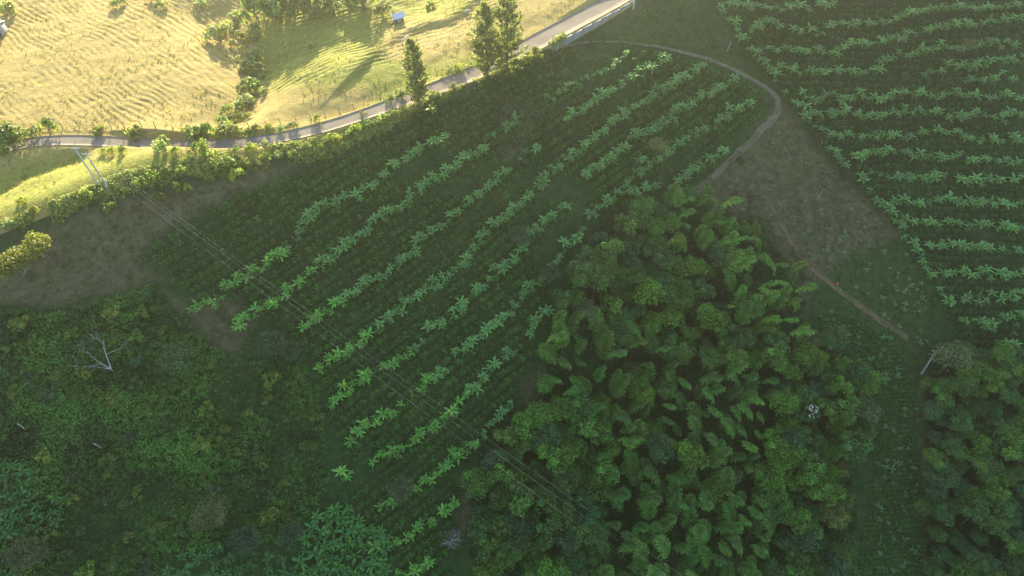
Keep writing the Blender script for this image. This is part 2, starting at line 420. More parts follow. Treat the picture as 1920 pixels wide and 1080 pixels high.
# ------------------------------------------------------------------ the ground sheet
CPX, CPY, _f = project(XX, YY, ZZ)
SOIL = [[(0, 480), (60, 432), (190, 378), (300, 345), (420, 335), (520, 305), (600, 292), (560, 320), (480, 352), (380, 395), (290, 445), (262, 470), (330, 575), (290, 530), (235, 545), (100, 585), (0, 570), (-90, 560), (-90, 510)],
        [(1465, 190), (1500, 225), (1545, 290), (1600, 345), (1660, 400), (1690, 440), (1640, 462), (1590, 480), (1545, 520), (1520, 560), (1500, 590), (1440, 420), (1340, 400), (1310, 350), (1400, 270)],
        [(340, 565), (440, 550), (480, 600), (450, 665), (410, 660), (375, 620)],
        [(1725, 690), (1760, 690), (1745, 760), (1725, 770)], [(1720, 800), (1745, 800), (1745, 1080), (1728, 1080)],
        [(960, 700), (1020, 690), (1010, 760), (960, 770)], [(870, 930), (905, 900), (900, 960), (860, 1010)],
        [(930, 180), (1010, 165), (1020, 215), (980, 300), (940, 330), (930, 270)]]
LUSH = [[(1590, 480), (1690, 445), (1730, 520), (1760, 600), (1750, 690), (1725, 780), (1735, 1090), (1600, 1090), (1640, 800), (1600, 640), (1500, 590), (1545, 520)],
        [(1490, 160), (1700, 150), (1930, 165), (1930, 185), (1700, 176), (1500, 182)],
        [(640, 1000), (760, 700), (900, 650), (900, 820), (820, 1080), (640, 1080)],
        [(1180, -60), (1360, -60), (1380, 60), (1390, 130), (1300, 100), (1100, 76), (1180, 10)],
        [(900, 330), (1060, 330), (1100, 400), (1000, 480), (820, 600), (760, 560)]]
BRIGHT = [[(490, 85), (590, 60), (700, 95), (720, 130), (640, 165), (560, 162), (490, 168)], [(420, -60), (900, -60), (880, 20), (780, 45), (640, 85), (500, 80), (470, 30)],
          [(230, 330), (420, 300), (600, 255), (720, 215), (760, 210), (640, 265), (480, 300), (340, 320)], [(-60, 380), (40, 300), (150, 285), (330, 290), (200, 340), (0, 430)],
          [(700, 140), (860, 110), (900, 120), (780, 175), (700, 190)]]
def zone(P, soft): return sum(0.5 - 0.5 * np.clip(sdf(CPX.ravel(), CPY.ravel(), p) / soft, -1, 1) for p in P).clip(0, 1)
DD = (YY - crest_y(XX)).ravel()
pm = sstep(-0.6, 1.2, DD) * (1 - sstep(24, 40, XX.ravel()) * 0.9)
nV = XX.size; nx = len(gxf); ny = len(gyf)
idx = np.arange(nV).reshape(ny, nx)
F_ = np.stack([idx[:-1, :-1], idx[:-1, 1:], idx[1:, 1:], idx[1:, :-1]], -1).reshape(-1, 4)
gm = mesh('ground', np.stack([XX.ravel(), YY.ravel(), ZZ.ravel()], 1), F_, M['ground'], None, True)
soilm = zone(SOIL, 22)
_rg = np.clip(0.75 * sstep(-8, 0.5, DD) * (1 - pm), 0, 1)
for nm, a in (('soil', np.maximum(soilm, _rg * 0.6)), ('lush', zone(LUSH, 40)), ('bright', zone(BRIGHT, 40)), ('pasture', pm)):
    at_ = gm.attributes.new(nm, 'FLOAT', 'POINT'); at_.data.foreach_set('value', np.asarray(a, np.float32))
tag(link('ground', gm), kind='structure')

# ------------------------------------------------------------------ road, wall, tracks
def ribbon(P, half_l, half_r, lift, thick, zf, across=3):
    P = np.asarray(P, float); t = unit(np.gradient(P, axis=0)); nrm = np.stack([-t[:, 1], t[:, 0]], 1)
    hl = np.broadcast_to(half_l, (len(P),)); hr = np.broadcast_to(half_r, (len(P),))
    offs = np.linspace(-1, 1, across + 1); V = []
    for k, o in enumerate(offs):
        h = np.where(o < 0, hr, hl); q = P + nrm * (o * h)[:, None]
        V.append(np.concatenate([q, (zf(q[:, 0], q[:, 1]) + lift)[:, None]], 1))
    top = np.stack(V, 1); n, m = top.shape[:2]
    lo = top[:, [0, -1]].copy(); lo[:, :, 2] -= thick
    VV = np.concatenate([top.reshape(-1, 3), lo.reshape(-1, 3)]); F = []
    I = np.arange(n * m).reshape(n, m); J = np.arange(n * 2).reshape(n, 2) + n * m
    for a in range(n - 1):
        for b in range(m - 1): F.append((I[a, b], I[a + 1, b], I[a + 1, b + 1], I[a, b + 1])[::-1])
        F.append((I[a, 0], J[a, 0], J[a + 1, 0], I[a + 1, 0])); F.append((I[a, -1], I[a + 1, -1], J[a + 1, 1], J[a, 1]))
    return VV, F
V, F = ribbon(roadc, np.interp(roadc[:, 0], [-60, 0], [1.65, 2.2]), np.interp(roadc[:, 0], [-30, 2], [1.1, 2.7]), 0.0, 0.4, lambda x, y: road_z(x), 4)
tag(link('road', mesh('road', V, F, M['road'], None, True)), kind='structure')
TRACK_PX = [(1030, 84), (1100, 79), (1180, 81), (1250, 92), (1320, 109), (1390, 138), (1440, 165), (1463, 190), (1458, 215), (1432, 245), (1390, 285), (1340, 330), (1290, 372)]
tx, ty, _ = at([p[0] for p in TRACK_PX], [p[1] for p in TRACK_PX])
tc_ = smooth_line(np.stack([tx, ty], 1), 0.5, 8)
wob = 1 + 0.8 * vnoise(np.arange(len(tc_)), 0 * tc_[:, 0], 6, 2) + 0.6 * vnoise(np.arange(len(tc_)), 0 * tc_[:, 0], 1.7, 4)
wid = np.interp(np.arange(len(tc_)) / len(tc_), [0, 0.3, 0.55, 0.7, 1], [0.2, 0.32, 0.55, 0.9, 0.55])
V, F = ribbon(tc_, wid * wob, wid * wob[::-1], 0.06, 0.3, ground, 4)
tag(link('dirt_track', mesh('dirt_track', V, F, M['track'], None, True)), kind='structure')
PATH_PX = [(1440, 372), (1455, 405), (1480, 450), (1510, 495), (1545, 525), (1580, 552), (1630, 590), (1670, 615), (1705, 640)]
tx, ty, _ = at([p[0] for p in PATH_PX], [p[1] for p in PATH_PX])
pc_ = smooth_line(np.stack([tx, ty], 1), 0.5, 8)
wob = 1 + 0.7 * vnoise(np.arange(len(pc_)), 0 * pc_[:, 0], 5, 5)
V, F = ribbon(pc_, 0.65 * wob, 0.65 * wob[::-1], 0.06, 0.3, ground, 2)
tag(link('footpath', mesh('footpath', V, F, M['path'], None, True)), kind='structure')

# retaining wall: panels on the drop side of the road
rt = unit(np.gradient(roadc, axis=0)); rn = np.stack([rt[:, 1], -rt[:, 0]], 1)       # towards the camera
edge = roadc + rn * 3.35
epx, epy, _ = project(edge[:, 0], edge[:, 1], road_z(edge[:, 0]))
sel = np.where((epx > 1030) & (epx < 1260))[0]
wall = tag(link('retaining_wall', None), 'blue-grey concrete retaining wall along the lower edge of the pale road', 'wall')
for k in range(sel[0], sel[-1], 2):
    a, b = edge[k], edge[k + 2]; c = (a + b) / 2; L = np.linalg.norm(b - a)
    G = Geo(); hgt = 2.4 + 0.5 * ((k // 2) % 3 == 0); zt = float(road_z(c[0])) - 0.04 - 0.10 * ((k // 2) % 2)
    box(G, (0, 0, -hgt / 2), (L - 0.05, 0.32, hgt))
    link('panel', G.build('panel', M['wall']), wall, (c[0], c[1], zt), (0, 0, math.atan2(b[1] - a[1], b[0] - a[0])))

# ------------------------------------------------------------------ plant templates
def crown_geo(seed, RX=3.2, HZ=2.6, zc=5.5, nclump=16, nleaf=85, leaf=0.42, aspect=0.6, drop=0.35, spiky=0.0):
    r = np.random.default_rng(seed); G = Geo()
    for k in range(nclump):
        a = r.uniform(0, 2 * math.pi); rr = math.sqrt(r.uniform(0.02, 1.0)); zz = math.sqrt(max(0, 1 - rr * rr)) * r.uniform(0.5, 1) - drop * r.random()
        c = np.array([RX * 0.72 * rr * math.cos(a), RX * 0.72 * rr * math.sin(a), zc + HZ * 0.62 * zz])
        rc = RX * r.uniform(0.26, 0.46)
        d = unit(r.normal(size=(nleaf, 3)) + np.array([0, 0, 0.45]))
        rad = rc * r.uniform(0.55, 1.08, nleaf)[:, None] * (1 + spiky * r.normal(size=(nleaf, 1)))
        P = c + d * rad * np.array([1, 1, 0.8])
        N = d + 0.55 * r.normal(size=(nleaf, 3)) + np.array([0, 0, 0.35])
        s = leaf * r.uniform(0.65, 1.35, nleaf)
        V, F = leaf_quads(P, N, s, s * aspect, r)
        G.add(V, F, np.clip(0.5 + r.uniform(-0.22, 0.22) + r.uniform(-0.28, 0.28, nleaf), 0, 1))
    return G
def trunk_geo(seed, h, r0, RX, nb=6):
    r = np.random.default_rng(seed + 900); G = Geo()
    s = np.linspace(0, 1, 7); bend = r.uniform(-0.5, 0.5, 2)
    pts = np.stack([bend[0] * s ** 2, bend[1] * s ** 2, -0.4 + (h + 0.4) * s], 1)
    tube(G, pts, r0 * (1 - 0.65 * s), 7)
    for k in range(nb):
        f = r.uniform(0.45, 0.95); p0 = np.array([bend[0] * f * f, bend[1] * f * f, -0.4 + (h + 0.4) * f]); a = r.uniform(0, 6.283)
        L = RX * r.uniform(0.5, 0.85); q = np.linspace(0, 1, 4)
        pts = p0 + np.stack([L * q * math.cos(a), L * q * math.sin(a), L * (0.75 * q - 0.25 * q * q)], 1)
        tube(G, pts, r0 * 0.42 * (1 - 0.75 * q), 5)
    return G
TREES = []
for k, (RX, HZ, zc, nc, nl, lf, asp, sp) in enumerate([(3.2, 2.6, 5.2, 18, 95, 0.42, 0.62, 0.0), (2.7, 3.2, 5.6, 16, 95, 0.40, 0.6, 0.0), (3.6, 2.2, 5.0, 22, 90, 0.46, 0.6, 0.05),
                                                       (3.0, 2.8, 6.0, 24, 80, 0.32, 0.55, 0.08), (2.9, 3.0, 5.4, 15, 105, 0.5, 0.65, 0.0), (3.3, 2.4, 5.0, 20, 95, 0.36, 0.6, 0.12)]):
    TREES.append((crown_geo(100 + k, RX, HZ, zc, nc, nl, lf, asp, 0.5, sp).build('crown', M['leaf']), trunk_geo(100 + k, zc + HZ * 0.3, 0.20, RX).build('trunk', M['bark'], True), RX, zc + HZ * 0.45))
SHRUBS = []
for k, (RX, HZ, zc, nc, nl, lf, asp, sp) in enumerate([(1.0, 0.9, 0.45, 8, 46, 0.24, 0.6, 0.05), (1.0, 1.3, 0.55, 9, 46, 0.26, 0.55, 0.08), (1.0, 0.7, 0.35, 9, 40, 0.2, 0.5, 0.1), (1.0, 1.1, 0.5, 7, 50, 0.3, 0.65, 0.0)]):
    g = crown_geo(200 + k, RX, HZ, zc, nc, nl, lf, asp, 0.6, sp)
    SHRUBS.append((g.build('foliage', M['leaf']), trunk_geo(200 + k, zc, 0.06, RX * 0.8, 5).build('stem', M['bark'], True), g.arrays()))

def put_tree(px, py, rad, color, label, group=None, shape=None, name='broadleaf_tree', bark=None, base=None, hs=1.0):
    k = R.randrange(len(TREES)) if shape is None else shape
    crown, trunk, RX, hc = TREES[k]; s = rad / RX
    if base is None:
        x, y, _ = at(px, py, hc * s * hs); x, y = float(x[0]), float(y[0])
    else: x, y = base
    o = link('' + name, None, None, (x, y, float(ground(x, y)) - 0.05), (0, 0, R.uniform(0, 6.28)), (s, s, s * hs))
    tag(o, label, 'tree', group)
    link('trunk', trunk, o); link('crown', crown, o, color=color)
    return o
def put_shrub(px, py, rad, color, label, group=None, shape=None, tall=1.0, name='shrub', base=None):
    k = R.randrange(len(SHRUBS)) if shape is None else shape
    if base is None:
        x, y, _ = at(px, py, 0.6 * rad * tall); x, y = float(x[0]), float(y[0])
    else: x, y = base
    o = link(name, None, None, (x, y, float(ground(x, y)) - 0.03), (0, 0, R.uniform(0, 6.28)), (rad, rad, rad * tall))
    tag(o, label, 'shrub', group)
    link('stem', SHRUBS[k][1], o); link('foliage', SHRUBS[k][0], o, color=color)
    return o

# bamboo: bare culm that arches over into a drooping feathery plume
def bamboo_geo(seed):
    r = np.random.default_rng(seed); h = r.uniform(9.0, 11.5); lean = r.uniform(2.6, 4.2)
    s = np.linspace(0, 1, 22)
    spine = np.stack([lean * s ** 3.2, 0.5 * r.normal() * s ** 2, h * (s - 0.13 * s ** 6)], 1)
    C = Geo(); tube(C, np.vstack([[0, 0, -0.4], spine[:-1]]), np.concatenate([[0.07], 0.07 * (1 - 0.85 * s[:-1])]), 6)
    G = Geo()
    for i in range(40):
        f = 0.46 + 0.54 * i / 39.0
        p = np.array([np.interp(f, s, spine[:, j]) for j in range(3)]); q = np.array([np.interp(min(1, f + 0.02), s, spine[:, j]) for j in range(3)])
        tg = unit(q - p + 1e-6)
        env = math.sin(math.pi * min(1, (f - 0.42) / 0.58) ** 0.75) ** 0.6
        L = 1.8 * env * r.uniform(0.5, 1.25) + 0.2
        up = np.array([0, 0, 1.0]); side = unit(np.cross(tg, up)[None])[0]
        for sg in (-1, 1):
            yaw = r.uniform(-0.35, 0.35); dirn = unit((sg * side * 0.85 + tg * 0.55 + up * yaw)[None])[0]
            m = 11; t = (np.arange(m) + r.random(m)) / m
            P = p + dirn * (t * L)[:, None] - up * (0.38 * L * t ** 2)[:, None] + 0.05 * r.normal(size=(m, 3))
            N = up * 0.8 + 0.45 * r.normal(size=(m, 3)) + sg * side * 0.3
            al = dirn[None] + tg * 0.4 - up * 0.5 * t[:, None] + 0.25 * r.normal(size=(m, 3))
            V, F = leaf_quads(P, N, r.uniform(0.40, 0.75, m), r.uniform(0.10, 0.17, m), r, al)
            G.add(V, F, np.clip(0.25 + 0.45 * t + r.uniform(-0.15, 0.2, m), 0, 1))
    return C.build('culm', M['culm'], True), G.build('plume', M['bamboo_leaf']), lean, h
BAMBOO = [bamboo_geo(300 + k) for k in range(6)]
def put_bamboo(x, y, rot, s, color, label, group):
    c, p, lean, h = BAMBOO[R.randrange(6)]
    o = link('bamboo', None, None, (x, y, float(ground(x, y)) - 0.05), (0, 0, rot), s)
    tag(o, label, 'bamboo', group); link('culm', c, o); link('plume', p, o, color=color)

# banana leaf shapes
def banana_leaf(e0, droop, L=2.0, Wd=0.50, seed=0):
    r = np.random.default_rng(seed); n = 7; s = np.linspace(0, 1, n); a = e0 - droop * s ** 1.3
    d = np.diff(s, prepend=0) * L
    x = np.cumsum(np.cos(a) * d); z = np.cumsum(np.sin(a) * d)
    w = 0.5 * Wd * np.sin(np.pi * np.clip(0.06 + 0.90 * s, 0, 1)) ** 0.55 * (1 + 0.12 * r.normal(size=n)); w[0] = 0.03; w[-1] = 0.04
    V = []
    for i in range(n):
        up = 0.28 * w[i] * (1 if i < 4 else -0.3)
        V += [(x[i], -w[i], z[i] + up), (x[i], 0, z[i]), (x[i], w[i], z[i] + up)]
    F = []
    for i in range(n - 1):
        o = 3 * i; F += [(o, o + 3, o + 4, o + 1), (o + 1, o + 4, o + 5, o + 2)]
    T = np.tile([0.42, 0.58], n - 1) + r.uniform(-0.08, 0.08, len(F))
    return np.array(V), np.array(F), T
BL = [banana_leaf(math.radians(80), 0.4, 1.7, 0.55, 1), banana_leaf(math.radians(60), 0.8, 2.0, 0.52, 2), banana_leaf(math.radians(42), 1.0, 2.1, 0.54, 3), banana_leaf(math.radians(18), 1.0, 1.9, 0.50, 4)]
DRYL = banana_leaf(math.radians(-25), 1.2, 1.5, 0.35, 6)
BLM = [mesh('leaf', *b[:2], M['banana_leaf'], b[2], True) for b in BL]
DRYM = mesh('dry_leaf', DRYL[0], DRYL[1], M['dry_leaf'], DRYL[2], True)
def stem_mesh():
    G = Geo(); s = np.linspace(0, 1, 5); tube(G, np.stack([0.05 * s, 0 * s, -0.35 + 2.45 * s], 1), 0.15 - 0.07 * s, 6); return G
STEM = stem_mesh().build('pseudostem', M['pseudostem'], True)
def leaf_set(r, n):
    out = []; a0 = r.uniform(0, 6.28)
    for i in range(n):
        az = a0 + i * 2.4 + r.uniform(-0.25, 0.25)
        k = 0 if i == 0 else (1 if i < 3 else (2 if i < n - 2 else 3))
        out.append((k, az, r.uniform(0.7, 1.2), r.uniform(-0.28, 0.28)))
    return out
BTOP = 2.0
def put_banana(x, y, s, color, label, group):
    o = link('banana_plant', None, None, (x, y, float(ground(x, y))), (R.uniform(-0.08, 0.08), R.uniform(-0.08, 0.08), 0), s)
    tag(o, label, 'banana plant', group); link('pseudostem', STEM, o)
    for k, az, ls, tilt in leaf_set(R, R.choice((9, 10, 10, 11))):
        c = jit(color, R, 0.16, 0.08)
        if k == 0 and R.random() < 0.3: c = (c[0] * 1.7, c[1] * 1.35, c[2] * 0.8)
        link('leaf', BLM[k], o, (0.04, 0, BTOP + R.uniform(-0.1, 0.1)), (tilt, 0, az), ls, c)
    if R.random() < 0.5: link('dry_leaf', DRYM, o, (0, 0, BTOP - 0.1), (0, 0, R.uniform(0, 6.28)), 1.0)
BAN_T = []
for k in range(5):
    rr = random.Random(50 + k); G = Geo(); V, F, T = stem_mesh().arrays(); G.add(V, F, T * 0 + 0.3)
    for q, az, ls, tilt in leaf_set(rr, 10):
        V, F, T = BL[q]; ca, sa = math.cos(az), math.sin(az); V = V * ls
        G.add(np.stack([V[:, 0] * ca - V[:, 1] * sa, V[:, 0] * sa + V[:, 1] * ca, V[:, 2] + BTOP], 1), F, np.clip(T + rr.uniform(-0.25, 0.25), 0, 1))
    BAN_T.append(G.arrays())

# coffee bush
def coffee_geo(seed):
    r = np.random.default_rng(seed); n = 46; f = np.sqrt(r.random(n)); a = r.uniform(0, 6.283, n); z = 0.2 + 1.05 * (1 - f ** 2 * 0.75) * r.uniform(0.75, 1.05, n)
    P = np.stack([0.62 * f * np.cos(a), 0.62 * f * np.sin(a), z], 1)
    N = np.stack([np.cos(a) * f, np.sin(a) * f, 0.9 + 0 * a], 1) + 0.4 * r.normal(size=(n, 3))
    al = np.stack([np.cos(a), np.sin(a), -0.35 + 0 * a], 1)
    V, F = leaf_quads(P, N, r.uniform(0.30, 0.46, n), r.uniform(0.16, 0.24, n), r, al)
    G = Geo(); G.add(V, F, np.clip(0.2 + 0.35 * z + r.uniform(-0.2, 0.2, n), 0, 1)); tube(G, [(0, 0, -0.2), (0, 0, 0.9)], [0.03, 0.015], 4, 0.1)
    return G
CG = [coffee_geo(400 + k) for k in range(5)]
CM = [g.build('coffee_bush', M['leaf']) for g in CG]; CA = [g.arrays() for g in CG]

# ------------------------------------------------------------------ banana rows (places read off the photograph)
LEFT_ROWS = [
 ('first banana row below the bright crest', [[(355, 574), (400, 560)], [(415, 535), (465, 505), (520, 470), (545, 448)], [(565, 413), (600, 386), (650, 365), (690, 345), (715, 316), (745, 303), (790, 268), (838, 248)]]),
 ('second banana row below the bright crest', [[(430, 610), (462, 590), (505, 562)], [(522, 548), (550, 525)], [(568, 508), (625, 470), (690, 425), (715, 397), (760, 375), (800, 335), (850, 308), (915, 265)], [(940, 238), (978, 212)]]),
 ('third banana row below the bright crest', [[(560, 610), (600, 585), (650, 550), (700, 515), (740, 490), (770, 470), (820, 415), (860, 390), (895, 355), (945, 318)], [(985, 282), (1008, 268)]]),
 ('long middle banana row reaching up to the dirt track', [[(580, 690), (625, 665), (665, 640), (700, 610), (745, 575), (790, 545), (830, 515), (870, 480), (900, 440), (940, 405), (980, 375), (1010, 345), (1037, 317), (1060, 287), (1095, 268)], [(1105, 258), (1140, 230), (1180, 200), (1227, 173), (1273, 143), (1320, 113)]]),
 ('banana row just below the long middle row', [[(615, 750), (660, 720), (705, 695), (772, 652)], [(800, 615), (835, 598), (880, 555), (907, 533)], [(925, 505), (950, 490), (975, 465), (1000, 430), (1030, 405), (1065, 372)]]),
 ('upper banana row ending at the bend of the track', [[(1097, 327), (1127, 303), (1160, 277), (1187, 250), (1233, 230), (1267, 203), (1330, 168), (1382, 143)]]),
 ('broken banana row running past the round dark tree', [[(645, 822), (680, 800), (738, 763)], [(795, 715), (830, 690)], [(860, 655), (900, 628), (958, 578)], [(980, 540), (1015, 518)], [(1062, 462), (1085, 438)], [(1110, 395), (1165, 357)], [(1190, 322), (1215, 300)]]),
 ('short banana row beside the pale round tree', [[(1195, 300), (1240, 288), (1275, 262), (1330, 230), (1375, 205), (1412, 183)]]),
 ('sparse banana row at the foot of the coffee slope', [[(640, 888), (655, 884)], [(695, 860), (748, 842)], [(770, 820), (810, 795), (850, 760), (890, 725), (950, 660)], [(990, 612), (1028, 578)]]),
 ('banana row at the lower end of the wires', [[(718, 950), (735, 940)], [(780, 910), (820, 885), (850, 855), (895, 822)], [(925, 787), (962, 748)]]),
 ('lowest banana row beside the grey leafless shrub', [[(700, 1025), (745, 1012), (790, 985), (825, 960), (858, 942)]]),
 ('bottom banana row at the picture edge', [[(740, 1068), (775, 1068), (812, 1050)]]),
 ('uppermost short banana row near the retaining wall', [[(1022, 180), (1060, 152), (1110, 130), (1180, 95)]]),
 ('second short banana row near the retaining wall', [[(1058, 220), (1100, 190), (1150, 165), (1200, 130), (1258, 100)]]),
 ('little banana row at the top of the bamboo', [[(1180, 358), (1225, 345)], [(1265, 338), (1290, 322), (1313, 308), (1332, 292), (1355, 273)]]),
]
def C3(l): return [(1280 + a / 3, b / 3) for a, b in l]
def C6(l): return [(1280 + a / 3, 360 + b / 3) for a, b in l]
RIGHT_ROWS = [
 ('topmost banana row of the far plantation', [C3([(230, 20), (340, 10), (500, 25), (620, 20), (760, 25), (860, 10)])]),
 ('second banana row from the top of the far plantation', [C3([(390, 150), (460, 115), (560, 130), (700, 160)]), C3([(780, 160), (840, 120), (950, 110), (1060, 120), (1200, 85), (1300, 50), (1500, 20), (1680, 30), (1900, 10)])]),
 ('third banana row from the top of the far plantation', [C3([(470, 240), (580, 270), (680, 270), (780, 260), (860, 290), (930, 230), (1020, 220), (1110, 230), (1180, 190), (1290, 180), (1450, 140), (1560, 120), (1700, 110), (1920, 75)])]),
 ('fourth banana row from the top of the far plantation', [C3([(540, 350), (620, 370), (740, 390), (920, 380), (1030, 390), (1110, 370), (1170, 310), (1290, 290), (1370, 270), (1480, 245), (1580, 270)]), C3([(1690, 225), (1800, 220), (1920, 240)])]),
 ('short banana row beside the bare stick in the far plantation', [C3([(1380, 400), (1450, 375), (1510, 350), (1600, 370), (1680, 330), (1800, 320), (1920, 330)]), C3([(1560, 430), (1700, 430), (1800, 410), (1900, 425)])]),
 ('banana row along the grassy lane of the far plantation', [C3([(620, 500), (680, 500)]), C3([(720, 550), (760, 555)]), C3([(820, 510), (910, 540), (990, 520), (1100, 540), (1230, 500)]), C3([(1320, 510), (1430, 530), (1520, 520), (1600, 510), (1690, 540), (1800, 510), (1920, 540)])]),
 ('first banana row below the grassy lane', [C3([(770, 645), (850, 620), (930, 610), (1000, 640), (1080, 640), (1200, 620), (1340, 600), (1450, 630), (1540, 650), (1680, 620), (1790, 650), (1920, 620)])]),
 ('second banana row below the grassy lane', [C3([(800, 740), (930, 740), (1010, 760), (1100, 740), (1250, 760), (1360, 730), (1500, 730), (1620, 760), (1750, 760), (1920, 770)])]),
 ('third banana row below the grassy lane', [C3([(950, 850), (1040, 850), (1150, 840), (1240, 850), (1310, 860), (1440, 870), (1560, 870), (1650, 880), (1760, 890), (1920, 880)])]),
 ('fourth banana row below the grassy lane', [C3([(1070, 940), (1150, 970), (1250, 980), (1380, 1000), (1500, 980), (1600, 1000), (1700, 1010), (1830, 990), (1920, 985)])]),
 ('fifth banana row below the grassy lane', [C6([(1200, 30), (1290, 50), (1430, 35), (1520, 35), (1640, 50), (1820, 55), (1930, 40)])]),
 ('sixth banana row below the grassy lane', [C6([(1250, 150), (1350, 150), (1430, 160), (1600, 170), (1750, 180), (1930, 190)])]),
 ('seventh banana row below the grassy lane', [C6([(1380, 300), (1510, 275), (1590, 300), (1700, 300), (1790, 310), (1930, 320)])]),
 ('eighth banana row below the grassy lane', [C6([(1470, 460), (1540, 440), (1600, 425), (1640, 450), (1720, 430), (1780, 455), (1930, 440)])]),
 ('ninth banana row below the grassy lane', [C6([(1560, 580), (1620, 600), (1700, 575), (1790, 595), (1930, 560)])]),
 ('lowest short banana row above the dark right-hand thicket', [C6([(1580, 690), (1690, 725), (1720, 755), (1810, 710), (1930, 690)]), C6([(1850, 850), (1900, 860)])]),
]
BORDER = [('edge row at the upper corner of the far plantation', [C3([(230, 55), (290, 95), (330, 175), (400, 265), (450, 325), (500, 390), (525, 435)])]),
          ('edge row beside the upper bare plot', [C3([(640, 560), (690, 590), (710, 660)]), C3([(805, 740), (830, 800), (880, 870), (925, 925)])]),
          ('edge row beside the lower bare plot', [C3([(980, 960), (1030, 1010), (1075, 1055)]), C6([(1085, 20), (1170, 95), (1230, 180), (1255, 250), (1320, 320), (1370, 380), (1420, 470), (1490, 560), (1530, 640)])])]
bananas = []   # (depth, x, y, scale, colour, label, group)
def lay_rows(rows, what, color, spacing, smin, smax, skip, tail):
    for name, segs in rows:
        links = [[a[-1], b[0]] for a, b in zip(segs, segs[1:]) if math.hypot(a[-1][0] - b[0][0], a[-1][1] - b[0][1]) < 75]
        for gi, seg in enumerate(segs + links):
            thin = 0.35 if gi >= len(segs) else 0.0; shr = 0.75 if thin else 1.0
            x, y, t = at([p[0] for p in seg], [p[1] for p in seg], 2.2)
            P = np.stack([x, y], 1); L = np.concatenate([[0], np.cumsum(np.linalg.norm(np.diff(P, axis=0), axis=1))])
            s = R.uniform(0, 0.6)
            while s < L[-1] + 0.3:
                if R.random() > skip + thin:
                    bx = float(np.interp(s, L, P[:, 0])) + R.gauss(0, 0.40); by = float(np.interp(s, L, P[:, 1])) + R.gauss(0, 0.40)
                    d = project(bx, by, float(ground(bx, by)))[2]
                    bananas.append((float(d), bx, by, R.uniform(smin, smax) * shr * (0.66 if name.startswith('uppermost') else 1.0), jit(color, R, 0.15, 0.12), what + ' in the ' + name, name))
                s += R.uniform(0.78, 1.25) * spacing
lay_rows(LEFT_ROWS, 'bright green banana plant', (0.150, 0.330, 0.062), 0.76, 0.36, 0.70, 0.04, '')
lay_rows(RIGHT_ROWS, 'banana plant', (0.130, 0.265, 0.092), 1.0, 0.42, 0.78, 0.06, '')
lay_rows(BORDER, 'blue-green banana plant', (0.195, 0.310, 0.215), 1.2, 0.45, 0.8, 0.05, '')
def lay_patch(poly, n, gap, color, label, group, smin, smax):
    xs = [p[0] for p in poly]; ys = [p[1] for p in poly]; got = []
    for _ in range(n * 30):
        if len(got) >= n: break
        px, py = R.uniform(min(xs), max(xs)), R.uniform(min(ys), max(ys))
        if not inside(np.array([px]), np.array([py]), poly)[0]: continue
        x, y, t = at(px, py, 2.2); x, y = float(x[0]), float(y[0])
        if any((x - a) ** 2 + (y - b) ** 2 < gap * gap for a, b in got): continue
        got.append((x, y)); bananas.append((float(t[0]), x, y, R.uniform(smin, smax), jit(color, R, 0.15, 0.1), label, group))
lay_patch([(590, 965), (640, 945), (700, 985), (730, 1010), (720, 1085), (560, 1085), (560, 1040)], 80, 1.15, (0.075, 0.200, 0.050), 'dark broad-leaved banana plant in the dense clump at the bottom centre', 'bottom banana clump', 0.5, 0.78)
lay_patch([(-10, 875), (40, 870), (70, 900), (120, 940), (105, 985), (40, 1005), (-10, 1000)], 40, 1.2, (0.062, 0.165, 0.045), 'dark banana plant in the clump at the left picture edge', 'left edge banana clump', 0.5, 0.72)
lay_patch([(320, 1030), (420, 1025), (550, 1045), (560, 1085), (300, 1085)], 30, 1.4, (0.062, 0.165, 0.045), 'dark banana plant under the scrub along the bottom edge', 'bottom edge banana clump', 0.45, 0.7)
x, y, t = at(810, 203, 2.0)
bananas.append((50.0, float(x[0]), float(y[0]), 0.75, (0.20, 0.26, 0.03), 'lone sunlit yellow banana plant below the slim pine', None))
bananas.sort(key=lambda b: b[0])
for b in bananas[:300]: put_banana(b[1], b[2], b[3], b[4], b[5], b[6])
rest = bananas[300:]
if rest:
    pos = np.array([(b[1], b[2], float(ground(b[1], b[2]))) for b in rest])
    g = merge_instances(BAN_T, pos, rng.uniform(0, 6.28, len(rest)), np.array([b[3] for b in rest]), None, rng)
    o = link('banana_plantation', g.build('banana_plantation', M['banana_leaf'], True), color=(0.140, 0.285, 0.088))
    tag(o, 'far banana plants in the rows towards the top of the hillside', 'bananas', kind='stuff')

